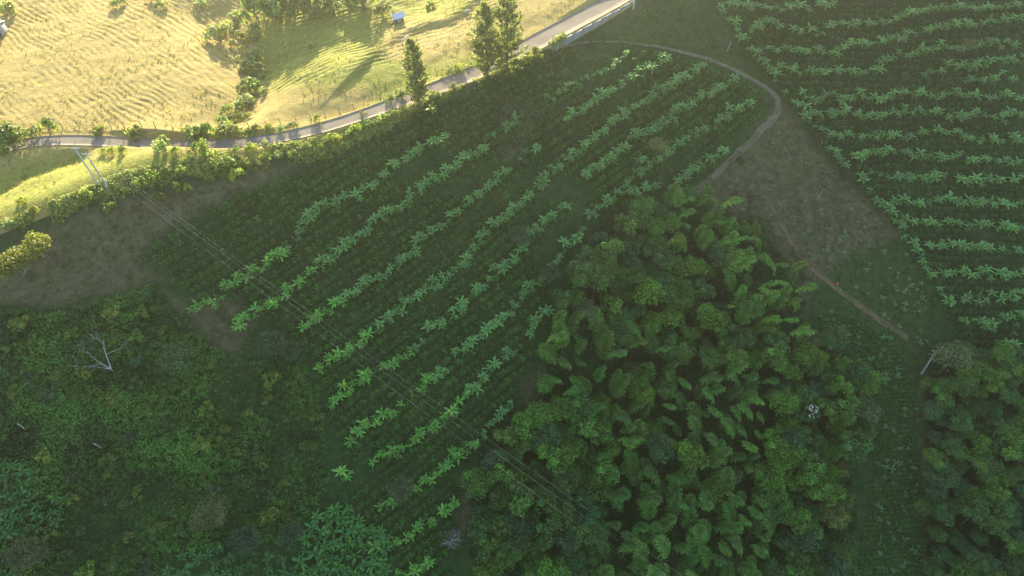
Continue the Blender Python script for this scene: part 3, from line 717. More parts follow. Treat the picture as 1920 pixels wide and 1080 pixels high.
# ------------------------------------------------------------------ coffee between the rows
LEFT_COFFEE = [(272, 470), (300, 445), (390, 395), (480, 355), (600, 305), (660, 285), (720, 255), (800, 205), (900, 150), (990, 122), (1050, 95), (1180, 88), (1300, 112), (1390, 150), (1440, 195), (1400, 240),
               (1330, 290), (1250, 345), (1170, 385), (1100, 440), (1050, 500), (1010, 600), (995, 660), (985, 740), (930, 800), (870, 900), (845, 960), (830, 1090), (730, 1090), (720, 990), (640, 930), (622, 800),
               (595, 720), (565, 640), (500, 600), (430, 560), (345, 555)]
RIGHT_COFFEE = [(1400, 100), (1440, 145), (1490, 180), (1550, 260), (1600, 340), (1690, 430), (1760, 540), (1810, 640), (1930, 660), (1930, -40), (1390, -40)]
def coffee_points(poly, ang, row, step, x0, x1, y0, y1, thin, seed):
    r = np.random.default_rng(seed); ca, sa = math.cos(ang), math.sin(ang)
    q = np.arange(-260, 260, row); p = np.arange(-260, 260, step)
    Pp, Q = np.meshgrid(p, q); n = Pp.size
    Pp = Pp.ravel() + r.normal(0, 0.13, n) + (np.repeat(r.uniform(0, step, len(q)), len(p))); Q = Q.ravel() + r.normal(0, 0.10, n)
    x = Pp * ca - Q * sa + 20; y = Pp * sa + Q * ca + 90
    x = x + 1.5 * vnoise(y, x, 40, 3); y = y + 2.5 * vnoise(x, y, 45, 7)
    k = (x > x0) & (x < x1) & (y > y0) & (y < y1); x = x[k]; y = y[k]
    z = ground(x, y); px, py, d = project(x, y, z + 0.5)
    k = inside(px, py, poly) & (px > -30) & (px < 1950) & (py > -40) & (py < 1110) & (y < crest_y(x) - 0.8)
    x, y, z, px, py, d = [v[k] for v in (x, y, z, px, py, d)]
    keep = r.random(len(x)) > thin + 0.75 * sstep(0.10, 0.32, vnoise(x, y, 13, 11))
    tr, _ = dist_poly(x, y, tc_[::4]); keep &= tr > 1.8
    return x[keep], y[keep], z[keep], d[keep]
lx, ly, lz, ld = coffee_points(LEFT_COFFEE, math.radians(42), 1.45, 1.08, -80, 75, 5, 150, 0.05, 1)
rx, ry, rz_, rd_ = coffee_points(RIGHT_COFFEE, math.radians(-1), 1.5, 1.1, 40, 135, 60, 185, 0.03, 2)
def lay_coffee(x, y, z, d, nthings, color, label, group, stufflabel, sc):
    o = np.argsort(d); r = np.random.default_rng(5)
    for i in o[:nthings]:
        b = link('coffee_bush', CM[R.randrange(5)], None, (x[i], y[i], z[i] - 0.03), (0, 0, R.uniform(0, 6.28)), sc * R.uniform(0.8, 1.2), jit(color, R, 0.2, 0.1))
        tag(b, label, 'coffee bush', group)
    s = o[nthings:]
    g = merge_instances(CA, np.stack([x[s], y[s], z[s] - 0.03], 1), r.uniform(0, 6.28, len(s)), sc * r.uniform(0.75, 1.2, len(s)), None, r)
    tag(link('coffee_bushes', g.build('coffee_bushes', M['leaf']), color=color), stufflabel, 'coffee', kind='stuff')
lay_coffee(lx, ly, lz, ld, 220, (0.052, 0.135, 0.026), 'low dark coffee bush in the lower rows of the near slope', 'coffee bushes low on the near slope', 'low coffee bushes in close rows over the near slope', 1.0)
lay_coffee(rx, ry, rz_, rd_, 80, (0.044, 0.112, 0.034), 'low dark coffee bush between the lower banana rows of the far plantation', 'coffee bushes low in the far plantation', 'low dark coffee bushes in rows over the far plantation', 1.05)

# ------------------------------------------------------------------ the grove: bamboo and broadleaf trees
GROVE = [(1150, 415), (1230, 375), (1290, 338), (1352, 348), (1365, 400), (1430, 412), (1450, 460), (1505, 482), (1510, 560), (1500, 600), (1560, 625), (1600, 665), (1640, 720), (1650, 780), (1605, 850), (1595, 900), (1605, 960), (1590, 1085),
         (880, 1085), (905, 1010), (880, 940), (905, 870), (945, 810), (1005, 765), (1025, 700), (1010, 640), (1045, 560), (1085, 490), (1120, 440)]
BAMS = [('top end', [(1225, 378), (1290, 336), (1355, 346), (1366, 400), (1350, 445), (1290, 475), (1240, 445)]),
        ('right shoulder', [(1368, 425), (1430, 408), (1455, 458), (1512, 482), (1515, 600), (1450, 625), (1400, 605), (1350, 525)]),
        ('left middle', [(1040, 690), (1110, 640), (1200, 605), (1290, 650), (1300, 760), (1270, 860), (1190, 830), (1110, 770)]),
        ('middle', [(1290, 690), (1445, 675), (1455, 800), (1400, 875), (1320, 860)]),
        ('lower left', [(1150, 860), (1290, 850), (1310, 960), (1280, 1085), (1120, 1085)]),
        ('lower right', [(1300, 920), (1420, 895), (1470, 1000), (1430, 1085), (1300, 1085)]),
        ('upper left', [(1030, 590), (1110, 560), (1130, 630), (1030, 690)])]
placed = []
def free(x, y, g): return all((x - a) ** 2 + (y - b) ** 2 > (0.5 * (g + c)) ** 2 for a, b, c in placed)
TC = {'mid': (0.105, 0.200, 0.045), 'dark': (0.075, 0.155, 0.048), 'blue': (0.066, 0.142, 0.070), 'olive': (0.160, 0.180, 0.055), 'lime': (0.110, 0.210, 0.038), 'grey': (0.130, 0.165, 0.095), 'rust': (0.16, 0.11, 0.03)}
SPECIAL = [  # px, py, radius, colour, shape, label
 (1577, 880, 2.2, 'olive', 1, 'upright olive-yellow domed tree on the grove edge beside the young crop strip'),
 (1565, 965, 3.2, 'olive', 0, 'large dark olive domed tree below the upright olive-yellow one'),
 (1525, 805, 1.8, 'olive', 3, 'small round olive tree below the white-flowered crown'),
 (1100, 575, 2.6, 'grey', 3, 'pale grey-green round tree at the upper left of the grove'),
 (1530, 630, 2.2, 'grey', 3, 'pale feathery round tree on the right rim of the grove'),
 (1240, 835, 3.3, 'blue', 3, 'round blue-green tree among bamboo in the lower grove'),
 (1625, 760, 3.2, 'grey', 5, 'brownish grey-green fluffy tree at the grove edge by the crop strip'),
 (1050, 765, 3.0, 'lime', 0, 'bright lime-green tree at the left edge of the grove'),
 (1255, 415, 3.0, 'mid', 0, 'mid-green tree just behind the top bamboo'),
 (895, 900, 3.0, 'mid', 2, 'mid-green tree leaning over the left edge of the lower grove'),
 (1380, 890, 1.9, 'grey', 3, 'small tree with pale speckled crown in the lower grove'),
 (1490, 940, 2.4, 'dark', 0, 'dark rounded tree in the lower right grove'),
 (1420, 880, 2.4, 'mid', 1, 'bumpy mid-green tree left of the olive ones'),
 (1480, 690, 2.6, 'lime', 4, 'fresh green bushy tree in the right part of the grove'),
 (1185, 690, 2.0, 'olive', 5, 'olive tree beside the rust-tinged branches at the grove edge'),
]
for px, py, rad, c, k, lab in SPECIAL:
    o = put_tree(px, py, rad, TC[c], lab, None, k); placed.append((o.location.x, o.location.y, rad * 1.5))
def dart(poly, gap, hc, tries, cap):
    xs = [p[0] for p in poly]; ys = [p[1] for p in poly]
    px = rng.uniform(min(xs), max(xs), tries); py = rng.uniform(min(ys), max(ys), tries)
    k = inside(px, py, poly); px = px[k]; py = py[k]; x, y, t = at(px, py, hc); out = []
    for a, b, c, d in zip(x, y, px, py):
        if len(out) >= cap: break
        if free(a, b, gap): placed.append((a, b, gap)); out.append((float(a), float(b), c, d))
    return out
for nm, poly in BAMS:
    for x, y, px, py in dart(poly, 2.05, 8.0, 460, 46):
        cc = jit((0.150, 0.265, 0.058) if nm in ('top end', 'right shoulder') else (0.108, 0.210, 0.048), R, 0.28, 0.16)
        put_bamboo(x, y, R.uniform(-3.14, 3.14), R.uniform(0.55, 0.98), cc, 'yellow-green feathery bamboo plume at the %s of the grove' % nm, 'bamboo at the %s of the grove' % nm)
def zname(px, py):
    return ('upper' if py < 600 else ('middle' if py < 820 else 'lower')) + (' left' if px < 1180 else (' right' if px > 1430 else ' central'))
for x, y, px, py in dart(GROVE, 2.2, 6.0, 4000, 230):
    c = R.choice(['mid', 'mid', 'dark', 'dark', 'blue', 'mid', 'lime', 'dark'])
    nm = {'mid': 'mid-green', 'dark': 'dark green', 'blue': 'blue-green', 'lime': 'fresh light green'}[c]
    z_ = zname(px, py)
    put_tree(0, 0, R.uniform(2.1, 3.3), jit(TC[c], R, 0.22, 0.12), '%s broadleaf tree crowded into the %s part of the grove' % (nm, z_), '%s trees, %s grove' % (nm, z_), None, base=(x, y), hs=R.uniform(0.9, 1.25))

# right-hand thicket
THICKET = [(1745, 660), (1800, 650), (1860, 668), (1930, 655), (1930, 1090), (1745, 1090), (1740, 940), (1740, 780)]
o = put_tree(1795, 665, 3.9, TC['grey'], 'big fluffy grey-green tree with a pale leaning trunk at the head of the right thicket', None, 5, hs=1.2)
placed.append((o.location.x, o.location.y, 5))
o = put_tree(1845, 690, 2.6, TC['mid'], 'yellowish green tree tucked behind the fluffy grey-green one', None, 0); placed.append((o.location.x, o.location.y, 3.5))
o = put_tree(1842, 830, 2.2, TC['lime'], 'light green leafy tree in the middle of the right thicket', None, 4); placed.append((o.location.x, o.location.y, 3))
for x, y, px, py in dart(THICKET, 2.4, 4.0, 1100, 80):
    c = R.choice(['mid', 'dark', 'dark', 'dark', 'blue', 'mid']); nm = {'mid': 'mid-green', 'dark': 'dark green', 'blue': 'blue-green'}[c]
    part = 'upper' if py < 820 else ('middle' if py < 950 else 'lower')
    put_tree(0, 0, R.uniform(1.9, 2.9), jit(TC[c], R, 0.18, 0.1), '%s tree in the %s part of the thicket at the right edge' % (nm, part), '%s trees, %s right thicket' % (nm, part), None, base=(x, y), hs=R.uniform(0.7, 1.0))
# pale leaning trunk
a = [np.array([float(v[0]) for v in at(1727, 702, 0.1)[:2]]), np.array([float(v[0]) for v in at(1752, 662, 3.5)[:2]])]
G = Geo(); p0 = np.array([a[0][0], a[0][1], float(ground(*a[0]))]); p1 = np.array([a[1][0], a[1][1], float(ground(*a[1])) + 3.5])
q = np.linspace(0, 1, 6)[:, None]; tube(G, p0 - p0 + (p1 - p0) * q + np.array([0, 0, 0.3]) * np.sin(q * 3.1), 0.20 - 0.08 * q[:, 0], 8)
for k in range(3):
    e = (p1 - p0) * 1.0 + np.array([0.4 + 0.3 * k, 0.5 - 0.5 * k, 0.9]); tube(G, np.array([(p1 - p0) * 0.95, (p1 - p0) * 0.5 + e * 0.5 + 0.1, e]), [0.1, 0.07, 0.03], 6)
tag(link('leaning_trunk', G.build('leaning_trunk', M['pale_bark'], True), None, p0), 'pale bare leaning trunk in front of the fluffy grey-green tree', 'trunk')

# single trees among the crops
for px, py, rad, c, k, lab in [
 (1236, 270, 2.6, (0.17, 0.195, 0.095), 3, 'pale olive round tree standing among the upper banana rows'),
 (975, 437, 2.6, (0.085, 0.115, 0.060), 5, 'dark airy round tree beside the long middle banana row'),
 (1030, 510, 2.2, (0.060, 0.110, 0.045), 0, 'dark green round tree left of the grove in the coffee'),
 (748, 918, 2.7, (0.085, 0.115, 0.062), 5, 'dark airy round tree in the lower coffee beside the wires'),
 (332, 668, 3.1, (0.066, 0.145, 0.055), 2, 'bright feathery tree standing in the scrub below the bare soil'),
 (505, 640, 2.8, (0.056, 0.112, 0.055), 2, 'dark green tree where the scrub meets the first banana rows'),
 (545, 655, 2.2, (0.052, 0.105, 0.055), 0, 'smaller dark tree right beside the scrub corner tree'),
 (395, 962, 3.3, (0.120, 0.135, 0.062), 5, 'olive-brown tree with dead fronds in the lower scrub'),
 (455, 1010, 2.6, (0.052, 0.105, 0.062), 2, 'blue-green tree below the olive-brown one in the scrub'),
 (540, 1000, 2.3, (0.050, 0.100, 0.056), 0, 'blue-green tree just left of the dense banana clump'),
 (45, 1040, 3.2, (0.095, 0.110, 0.060), 5, 'thin brownish tree in the bottom left corner'),
 (1698, 142, 1.2, (0.08, 0.12, 0.055), 3, 'small round tree by the grassy lane in the far plantation'),
 (1820, 78, 1.9, (0.13, 0.145, 0.07), 3, 'olive round tree between the banana rows at the upper right'),
 (1590, 328, 1.8, (0.055, 0.080, 0.040), 2, 'grey-green bushy tree at the edge of the bare plot'),
 (1390, 300, 1.2, (0.060, 0.085, 0.030), 2, 'small rounded bush-like tree beside the lower track'),
 (1540, 255, 1.6, (0.055, 0.085, 0.035), 2, 'leafy small tree where the bare plot meets the far plantation'),
 (65, 452, 2.6, (0.19, 0.185, 0.030), 0, 'sunlit yellow round tree on the crest at the left'),
 (12, 485, 2.9, (0.17, 0.165, 0.040), 2, 'sunlit yellow-brown tree cut by the left picture edge'),
]: put_tree(px, py, rad, c, lab, None, k, hs=1.25 if c[0] > 0.165 and c[2] < 0.05 else 0.9)

# ------------------------------------------------------------------ scrub at lower left
SCRUB = [(-20, 575), (100, 592), (240, 550), (290, 532), (345, 592), (385, 645), (440, 665), (520, 625), (560, 655), (592, 725), (608, 800), (618, 900), (585, 955), (520, 1015), (300, 1035), (290, 1090), (-20, 1090)]
n = 26000; px = rng.uniform(-20, 620, n); py = rng.uniform(530, 1090, n); k = inside(px, py, SCRUB); px = px[k]; py = py[k]
x, y, t = at(px, py, 0.4); k = rng.random(len(x)) < 0.30; x, y = x[k], y[k]
sz = 0.45 + 0.75 * np.clip(0.5 + 1.4 * fbm(x, y, 9, 60, 2), 0, 1) * rng.uniform(0.6, 1.2, len(x))
mini = []
for k in range(5):
    r = np.random.default_rng(600 + k); m = 24; d = unit(r.normal(size=(m, 3)) + np.array([0, 0, 0.7])); P = d * r.uniform(0.55, 1.0, m)[:, None] * np.array([0.85, 0.85, 1.0]); P[:, 2] = np.abs(P[:, 2]) + 0.1
    V, F = leaf_quads(P, d + 0.6 * r.normal(size=(m, 3)) + np.array([0, 0, 0.4]), r.uniform(0.3, 0.55, m), r.uniform(0.16, 0.30, m), r); mini.append((V, F, np.clip(0.5 + r.uniform(-0.3, 0.3, m), 0, 1)))
g = merge_instances(mini, np.stack([x, y, ground(x, y)], 1), rng.uniform(0, 6.28, len(x)), sz, 0.9 * fbm(x, y, 5, 66, 3) + rng.uniform(-0.25, 0.25, len(x)), rng)
tag(link('undergrowth', g.build('undergrowth', M['leaf']), color=(0.074, 0.165, 0.038)), 'tangled green undergrowth covering the lower left slope', 'undergrowth', kind='stuff')
scr = []
for _ in range(4000):
    if len(scr) >= 95: break
    a, b = R.uniform(0, 610), R.uniform(540, 1080)
    if inside(np.array([a]), np.array([b]), SCRUB)[0] and all((a - c) ** 2 + (b - d) ** 2 > 32 ** 2 for c, d in scr): scr.append((a, b))
for a, b in scr:
    c = R.choice([(0.100, 0.180, 0.042), (0.066, 0.135, 0.042), (0.150, 0.195, 0.045), (0.064, 0.125, 0.066)])
    nm = {0.100: 'mid-green', 0.066: 'dark green', 0.150: 'yellowish', 0.064: 'blue-green'}[c[0]]
    part = ('upper' if b < 720 else ('middle' if b < 900 else 'lower'))
    put_shrub(a, b, R.uniform(0.9, 1.9), jit(c, R), '%s shrub in the %s scrub of the lower left slope' % (nm, part), '%s shrubs, %s scrub' % (nm, part), tall=R.uniform(0.8, 1.3))
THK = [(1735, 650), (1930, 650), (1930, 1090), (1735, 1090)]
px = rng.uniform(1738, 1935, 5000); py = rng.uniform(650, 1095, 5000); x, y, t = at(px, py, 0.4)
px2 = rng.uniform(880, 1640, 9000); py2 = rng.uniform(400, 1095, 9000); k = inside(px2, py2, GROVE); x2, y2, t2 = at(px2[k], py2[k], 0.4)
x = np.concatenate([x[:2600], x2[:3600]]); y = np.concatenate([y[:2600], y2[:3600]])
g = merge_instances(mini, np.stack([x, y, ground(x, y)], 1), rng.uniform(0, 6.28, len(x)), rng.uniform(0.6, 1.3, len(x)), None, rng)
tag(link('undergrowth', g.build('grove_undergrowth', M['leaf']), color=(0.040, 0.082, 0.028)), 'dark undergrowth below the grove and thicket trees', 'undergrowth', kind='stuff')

n = 9000; px = rng.uniform(-20, 1060, n); cyp = np.interp(px, [p[0] for p in CREST_PX], [p[1] for p in CREST_PX]); py = cyp + rng.normal(-9, 10, n)
x, y, t = at(px, py, 0.4); dcr = y - crest_y(x); rdd, _ = dist_poly(x, y, roadc[::3]); k = (rdd > 2.2) & (dcr > -2.5) & (dcr < np.interp(x, [-90, -62, -50, -20, 0], [2.2, 2.6, 4.0, 4.5, 3.5])) & (vnoise(x, y, 4, 81) > -0.22); x, y = x[k], y[k]
g = merge_instances(mini, np.stack([x, y, ground(x, y)], 1), rng.uniform(0, 6.28, len(x)), rng.uniform(0.35, 0.95, len(x)), None, rng)
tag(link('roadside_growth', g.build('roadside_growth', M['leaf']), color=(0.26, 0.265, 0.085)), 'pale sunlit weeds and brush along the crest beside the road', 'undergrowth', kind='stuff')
# ------------------------------------------------------------------ shrubs on the bright crest, road and pasture
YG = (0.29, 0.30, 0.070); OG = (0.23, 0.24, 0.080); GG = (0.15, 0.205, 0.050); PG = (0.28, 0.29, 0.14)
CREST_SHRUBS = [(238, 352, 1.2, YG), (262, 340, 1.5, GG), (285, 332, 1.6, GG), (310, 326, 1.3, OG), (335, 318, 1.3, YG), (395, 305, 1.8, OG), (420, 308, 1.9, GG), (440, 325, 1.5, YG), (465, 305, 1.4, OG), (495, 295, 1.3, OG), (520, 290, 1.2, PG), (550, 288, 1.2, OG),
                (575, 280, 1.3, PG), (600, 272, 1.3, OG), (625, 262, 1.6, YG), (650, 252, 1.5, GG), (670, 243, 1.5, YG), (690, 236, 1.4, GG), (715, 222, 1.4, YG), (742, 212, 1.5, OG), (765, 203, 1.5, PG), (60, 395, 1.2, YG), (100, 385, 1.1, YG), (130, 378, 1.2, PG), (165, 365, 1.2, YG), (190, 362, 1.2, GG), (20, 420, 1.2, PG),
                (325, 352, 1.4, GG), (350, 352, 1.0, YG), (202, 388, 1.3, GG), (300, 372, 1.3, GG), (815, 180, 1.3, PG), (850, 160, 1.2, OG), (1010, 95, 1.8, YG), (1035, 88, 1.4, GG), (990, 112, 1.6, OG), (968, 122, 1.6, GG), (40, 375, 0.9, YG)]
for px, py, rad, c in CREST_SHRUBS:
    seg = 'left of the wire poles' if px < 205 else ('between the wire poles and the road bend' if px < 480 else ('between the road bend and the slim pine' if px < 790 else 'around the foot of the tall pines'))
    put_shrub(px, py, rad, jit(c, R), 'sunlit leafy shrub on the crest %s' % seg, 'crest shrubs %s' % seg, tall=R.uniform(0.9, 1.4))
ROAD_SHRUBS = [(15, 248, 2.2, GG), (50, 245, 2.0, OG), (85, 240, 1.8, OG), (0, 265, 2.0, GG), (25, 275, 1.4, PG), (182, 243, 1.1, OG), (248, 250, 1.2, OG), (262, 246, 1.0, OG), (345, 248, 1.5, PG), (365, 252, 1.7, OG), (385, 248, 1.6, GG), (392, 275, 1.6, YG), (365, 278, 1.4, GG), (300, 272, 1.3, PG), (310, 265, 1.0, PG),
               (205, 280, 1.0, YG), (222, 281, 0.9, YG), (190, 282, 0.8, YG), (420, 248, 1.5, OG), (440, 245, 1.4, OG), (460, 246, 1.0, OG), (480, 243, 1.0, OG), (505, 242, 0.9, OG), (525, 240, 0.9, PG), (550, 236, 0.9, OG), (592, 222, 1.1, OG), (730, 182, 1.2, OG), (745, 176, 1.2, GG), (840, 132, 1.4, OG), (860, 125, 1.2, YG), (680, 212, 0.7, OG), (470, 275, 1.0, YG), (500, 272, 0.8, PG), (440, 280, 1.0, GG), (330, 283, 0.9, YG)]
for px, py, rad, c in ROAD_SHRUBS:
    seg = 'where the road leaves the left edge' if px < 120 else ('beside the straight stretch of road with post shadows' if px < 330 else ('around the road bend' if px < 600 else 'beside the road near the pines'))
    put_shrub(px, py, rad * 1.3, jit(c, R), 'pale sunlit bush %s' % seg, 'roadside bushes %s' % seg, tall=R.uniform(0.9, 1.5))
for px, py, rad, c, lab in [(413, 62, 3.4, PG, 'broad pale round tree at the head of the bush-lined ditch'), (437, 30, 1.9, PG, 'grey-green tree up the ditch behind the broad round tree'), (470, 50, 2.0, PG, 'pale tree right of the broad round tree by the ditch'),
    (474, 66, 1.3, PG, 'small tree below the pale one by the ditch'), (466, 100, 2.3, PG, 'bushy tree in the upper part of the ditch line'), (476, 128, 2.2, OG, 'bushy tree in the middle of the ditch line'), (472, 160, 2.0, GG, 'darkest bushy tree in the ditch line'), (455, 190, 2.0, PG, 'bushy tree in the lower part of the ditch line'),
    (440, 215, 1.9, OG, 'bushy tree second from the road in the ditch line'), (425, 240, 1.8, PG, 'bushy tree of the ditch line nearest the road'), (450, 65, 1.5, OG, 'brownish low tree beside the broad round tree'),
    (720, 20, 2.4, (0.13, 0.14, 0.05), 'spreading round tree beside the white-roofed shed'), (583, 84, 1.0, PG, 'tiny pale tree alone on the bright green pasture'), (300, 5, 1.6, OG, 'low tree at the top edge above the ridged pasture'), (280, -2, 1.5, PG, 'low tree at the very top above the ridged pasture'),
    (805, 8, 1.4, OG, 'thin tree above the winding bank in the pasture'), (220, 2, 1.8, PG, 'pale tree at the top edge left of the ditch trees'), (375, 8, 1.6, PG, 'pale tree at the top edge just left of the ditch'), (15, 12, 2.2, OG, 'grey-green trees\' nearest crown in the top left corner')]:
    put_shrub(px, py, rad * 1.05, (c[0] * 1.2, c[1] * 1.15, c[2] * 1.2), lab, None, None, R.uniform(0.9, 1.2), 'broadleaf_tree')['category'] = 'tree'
gl = smooth_line(GULLY, 0.9, 4)
for k in range(4, len(gl)):
    for _ in range(1):
        b = gl[k] + np.array([R.gauss(0, 1.5), R.gauss(0, 1.0)])
        if dist_poly(b[:1], b[1:], roadc[::3])[0][0] < 4.5: continue
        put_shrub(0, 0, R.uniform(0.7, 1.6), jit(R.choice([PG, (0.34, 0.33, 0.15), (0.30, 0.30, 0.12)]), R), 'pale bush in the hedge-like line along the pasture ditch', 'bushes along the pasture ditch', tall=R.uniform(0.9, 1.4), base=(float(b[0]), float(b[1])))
for px, py, rad in ((210, 482, 0.9), (246, 468, 0.8), (257, 486, 0.7), (271, 500, 0.9), (242, 522, 1.0), (228, 455, 0.5), (180, 470, 0.5), (120, 500, 0.6), (60, 525, 0.6)):
    put_shrub(px, py, rad, jit((0.075, 0.165, 0.045), R), 'small fresh green shrub on the bare soil below the wire poles', 'green shrubs on the bare soil')
TOPW = [(478, 2), (505, -4), (530, -6), (560, -10), (590, -8), (620, -8), (650, -14), (680, -20), (540, -34), (600, -36), (660, -40), (500, -30)]
for i, (px, py) in enumerate(TOPW):
    put_shrub(px, py + 12, R.uniform(3.0, 4.2), jit((0.17, 0.20, 0.075), R), 'tall tree of the wood that closes the pasture at the top edge', 'trees of the wood at the top edge', None, R.uniform(1.3, 1.8), 'broadleaf_tree')['category'] = 'tree'

# pines
def pine(px, py, h, rad, seed, label):
    r = np.random.default_rng(seed); x, y, _ = at(px, py, 0); x, y = float(x[0]), float(y[0])
    o = link('pine_tree', None, None, (x, y, float(ground(x, y)) - 0.1), (0, 0, 0)); tag(o, label, 'tree', None)
    T = Geo(); s = np.linspace(0, 1, 9); tube(T, np.stack([0.15 * np.sin(3 * s), 0.1 * np.cos(2 * s), -0.5 + (h + 0.4) * s], 1), 0.30 * (1 - 0.92 * s) + 0.02, 8)
    B = Geo(); G = Geo(); z = 0.05 * h
    while z < h:
        f = (z - 0.05 * h) / (0.95 * h); prof = (1 - f) ** 0.60 * (0.65 + 0.35 * min(1, f / 0.2))
        for k in range(r.integers(4, 7)):
            if r.random() < 0.14: continue
            a = r.uniform(0, 6.283); L = rad * prof * r.uniform(0.55, 1.15) + 0.3; q = np.linspace(0, 1, 5)
            P = np.stack([L * q * math.cos(a), L * q * math.sin(a), z + L * (0.30 * q + 0.28 * q * q)], 1); tube(B, P, 0.045 * (1 - 0.8 * q), 4, 0.5, False)
            m = int(11 + 12 * L)
            t = r.uniform(0.25, 1.05, m); C = np.stack([np.interp(t, q, P[:, j]) for j in range(3)], 1) + r.normal(0, 0.20, (m, 3)) * np.array([1, 1, 0.7])
            al = np.stack([np.cos(a) + 0 * t, np.sin(a) + 0 * t, 0.9 + 0 * t], 1) + 0.5 * r.normal(size=(m, 3))
            V, F = leaf_quads(C, r.normal(size=(m, 3)), r.uniform(0.55, 0.9, m), r.uniform(0.2, 0.36, m), r, al); G.add(V, F, np.clip(r.uniform(0.1, 0.9, m), 0, 1))
        z += h * r.uniform(0.026, 0.040)
    link('trunk', T.build('trunk', M['bark'], True), o); link('branches', B.build('branches', M['bark']), o); link('crown', G.build('crown', M['leaf']), o, color=(0.21, 0.215, 0.10))
pine(785, 194, 13.5, 2.9, 11, 'slim tall pine standing alone on the crest beside the road')
pine(912, 142, 15.5, 3.9, 12, 'left and bushier one of the two tall pines beside the pale road')
pine(950, 142, 19.0, 4.2, 13, 'tallest pine, rising to the top edge beside the pale road')

# ------------------------------------------------------------------ posts, poles, wires, shed, cattle, dead wood
def post_mesh(seed):
    r = np.random.default_rng(seed); G = Geo(); s = np.linspace(0, 1, 4)
    tube(G, np.stack([r.uniform(-0.15, 0.15) * s, r.uniform(-0.15, 0.15) * s, -0.3 + 1.75 * s], 1), 0.085 - 0.02 * s, 6); return G.build('fence_post', M['post'], True)
PM = [post_mesh(700 + k) for k in range(4)]
fl = roadc - rn * 3.6
s0 = 0.0; last = None
for k in range(len(fl)):
    p = fl[k]; px, py, d = project(p[0], p[1], float(ground(*p)))
    if px < 100 or px > 735: continue
    if last is None or np.hypot(*(p - last)) > 2.4:
        last = p; seg = 'left of the road bend' if px < 380 else 'right of the road bend'
        q = p + np.array([R.gauss(0, 0.15), R.gauss(0, 0.15)])
        tag(link('fence_post', PM[R.randrange(4)], None, (q[0], q[1], float(ground(*q))), (0, 0, R.uniform(0, 6.28)), R.uniform(0.85, 1.15)), 'weathered fence post along the pasture side of the road, %s' % seg, 'post', 'fence posts %s' % seg)

def pole(px, py, h, rad, label, bars=True):
    x, y, _ = at(px, py, 0); x, y = float(x[0]), float(y[0]); z = float(ground(x, y))
    o = tag(link('utility_pole', None, None, (x, y, z)), label, 'pole')
    G = Geo(); tube(G, [(0, 0, -0.5), (0, 0, h * 0.5), (0, 0, h)], [rad, rad * 0.85, rad * 0.7], 8); link('shaft', G.build('shaft', M['concrete_post'], True), o)
    if bars:
        G = Geo(); box(G, (0, 0, 0), (1.6, 0.10, 0.10)); link('crossarm', G.build('crossarm', M['concrete_post']), o, (0, rad + 0.06, h - 0.25), (0, 0, 0))
        for s in (-0.7, 0.0, 0.7):
            G = Geo(); tube(G, [(0, 0, 0), (0, 0, 0.10), (0, 0, 0.22)], [0.05, 0.07, 0.04], 6); link('insulator', G.build('insulator', M['concrete_post'], True), o, (s, rad + 0.06, h - 0.19))
    return np.array([x, y, z])
pa = pole(189, 352, 8.6, 0.14, 'left one of the two pale power poles on the bright crest')
pb = pole(206, 357, 8.0, 0.13, 'right one of the two pale power poles on the bright crest')
pt = pole(1187, 19, 9.5, 0.15, 'slim pale power pole below the road at the top edge')
G = Geo(); tube(G, [(0, 0, 0), (-1.6, 2.0, 7.0)], [0.02, 0.02], 5)
tag(link('stay_wire', G.build('stay_wire', M['wire']), None, pb + np.array([1.6, -2.2, -0.6])), 'thin stay wire bracing the right pole of the pair', 'wire')
def wire(p, q, sag, label, group, rad=0.0065):
    s = np.linspace(0, 1, 28)[:, None]; P = p * (1 - s) + q * s; P[:, 2] -= 4 * sag * (s * (1 - s))[:, 0]
    G = Geo(); tube(G, P - p, rad, 5); tag(link('power_line', G.build('power_line', M['wire'], True), None, p), label, 'wire', group)
def at_depth(px, py, t):
    a, b, c = ray(px, py); return np.array([float(a) * t, float(b) * t, CAM_H + float(c) * t])
for k, (sx, ex_, ey) in enumerate(((pa + np.array([-0.7, 0.2, 8.5]), 1225, 1085), (pa + np.array([0.7, 0.2, 8.5]), 1262, 1085), (pb + np.array([0.7, 0.2, 8.0]), 1290, 1085))):
    e = at_depth(ex_, ey, 100.0); e = sx + (e - sx) * 1.12
    wire(sx, e, 1.2, ['lowest', 'middle', 'uppermost'][k] + ' of the three wires crossing the slope to the lower right', 'wires across the slope')
for k in range(2):
    wire(pt + np.array([-0.5 + k, 0.2, 9.3]), (pb if k else pa) + np.array([0, 0.2, 8.2]), 1.4, ['upper', 'lower'][k] + ' of the two wires strung along the crest past the tall pines', 'wires along the crest', 0.007)

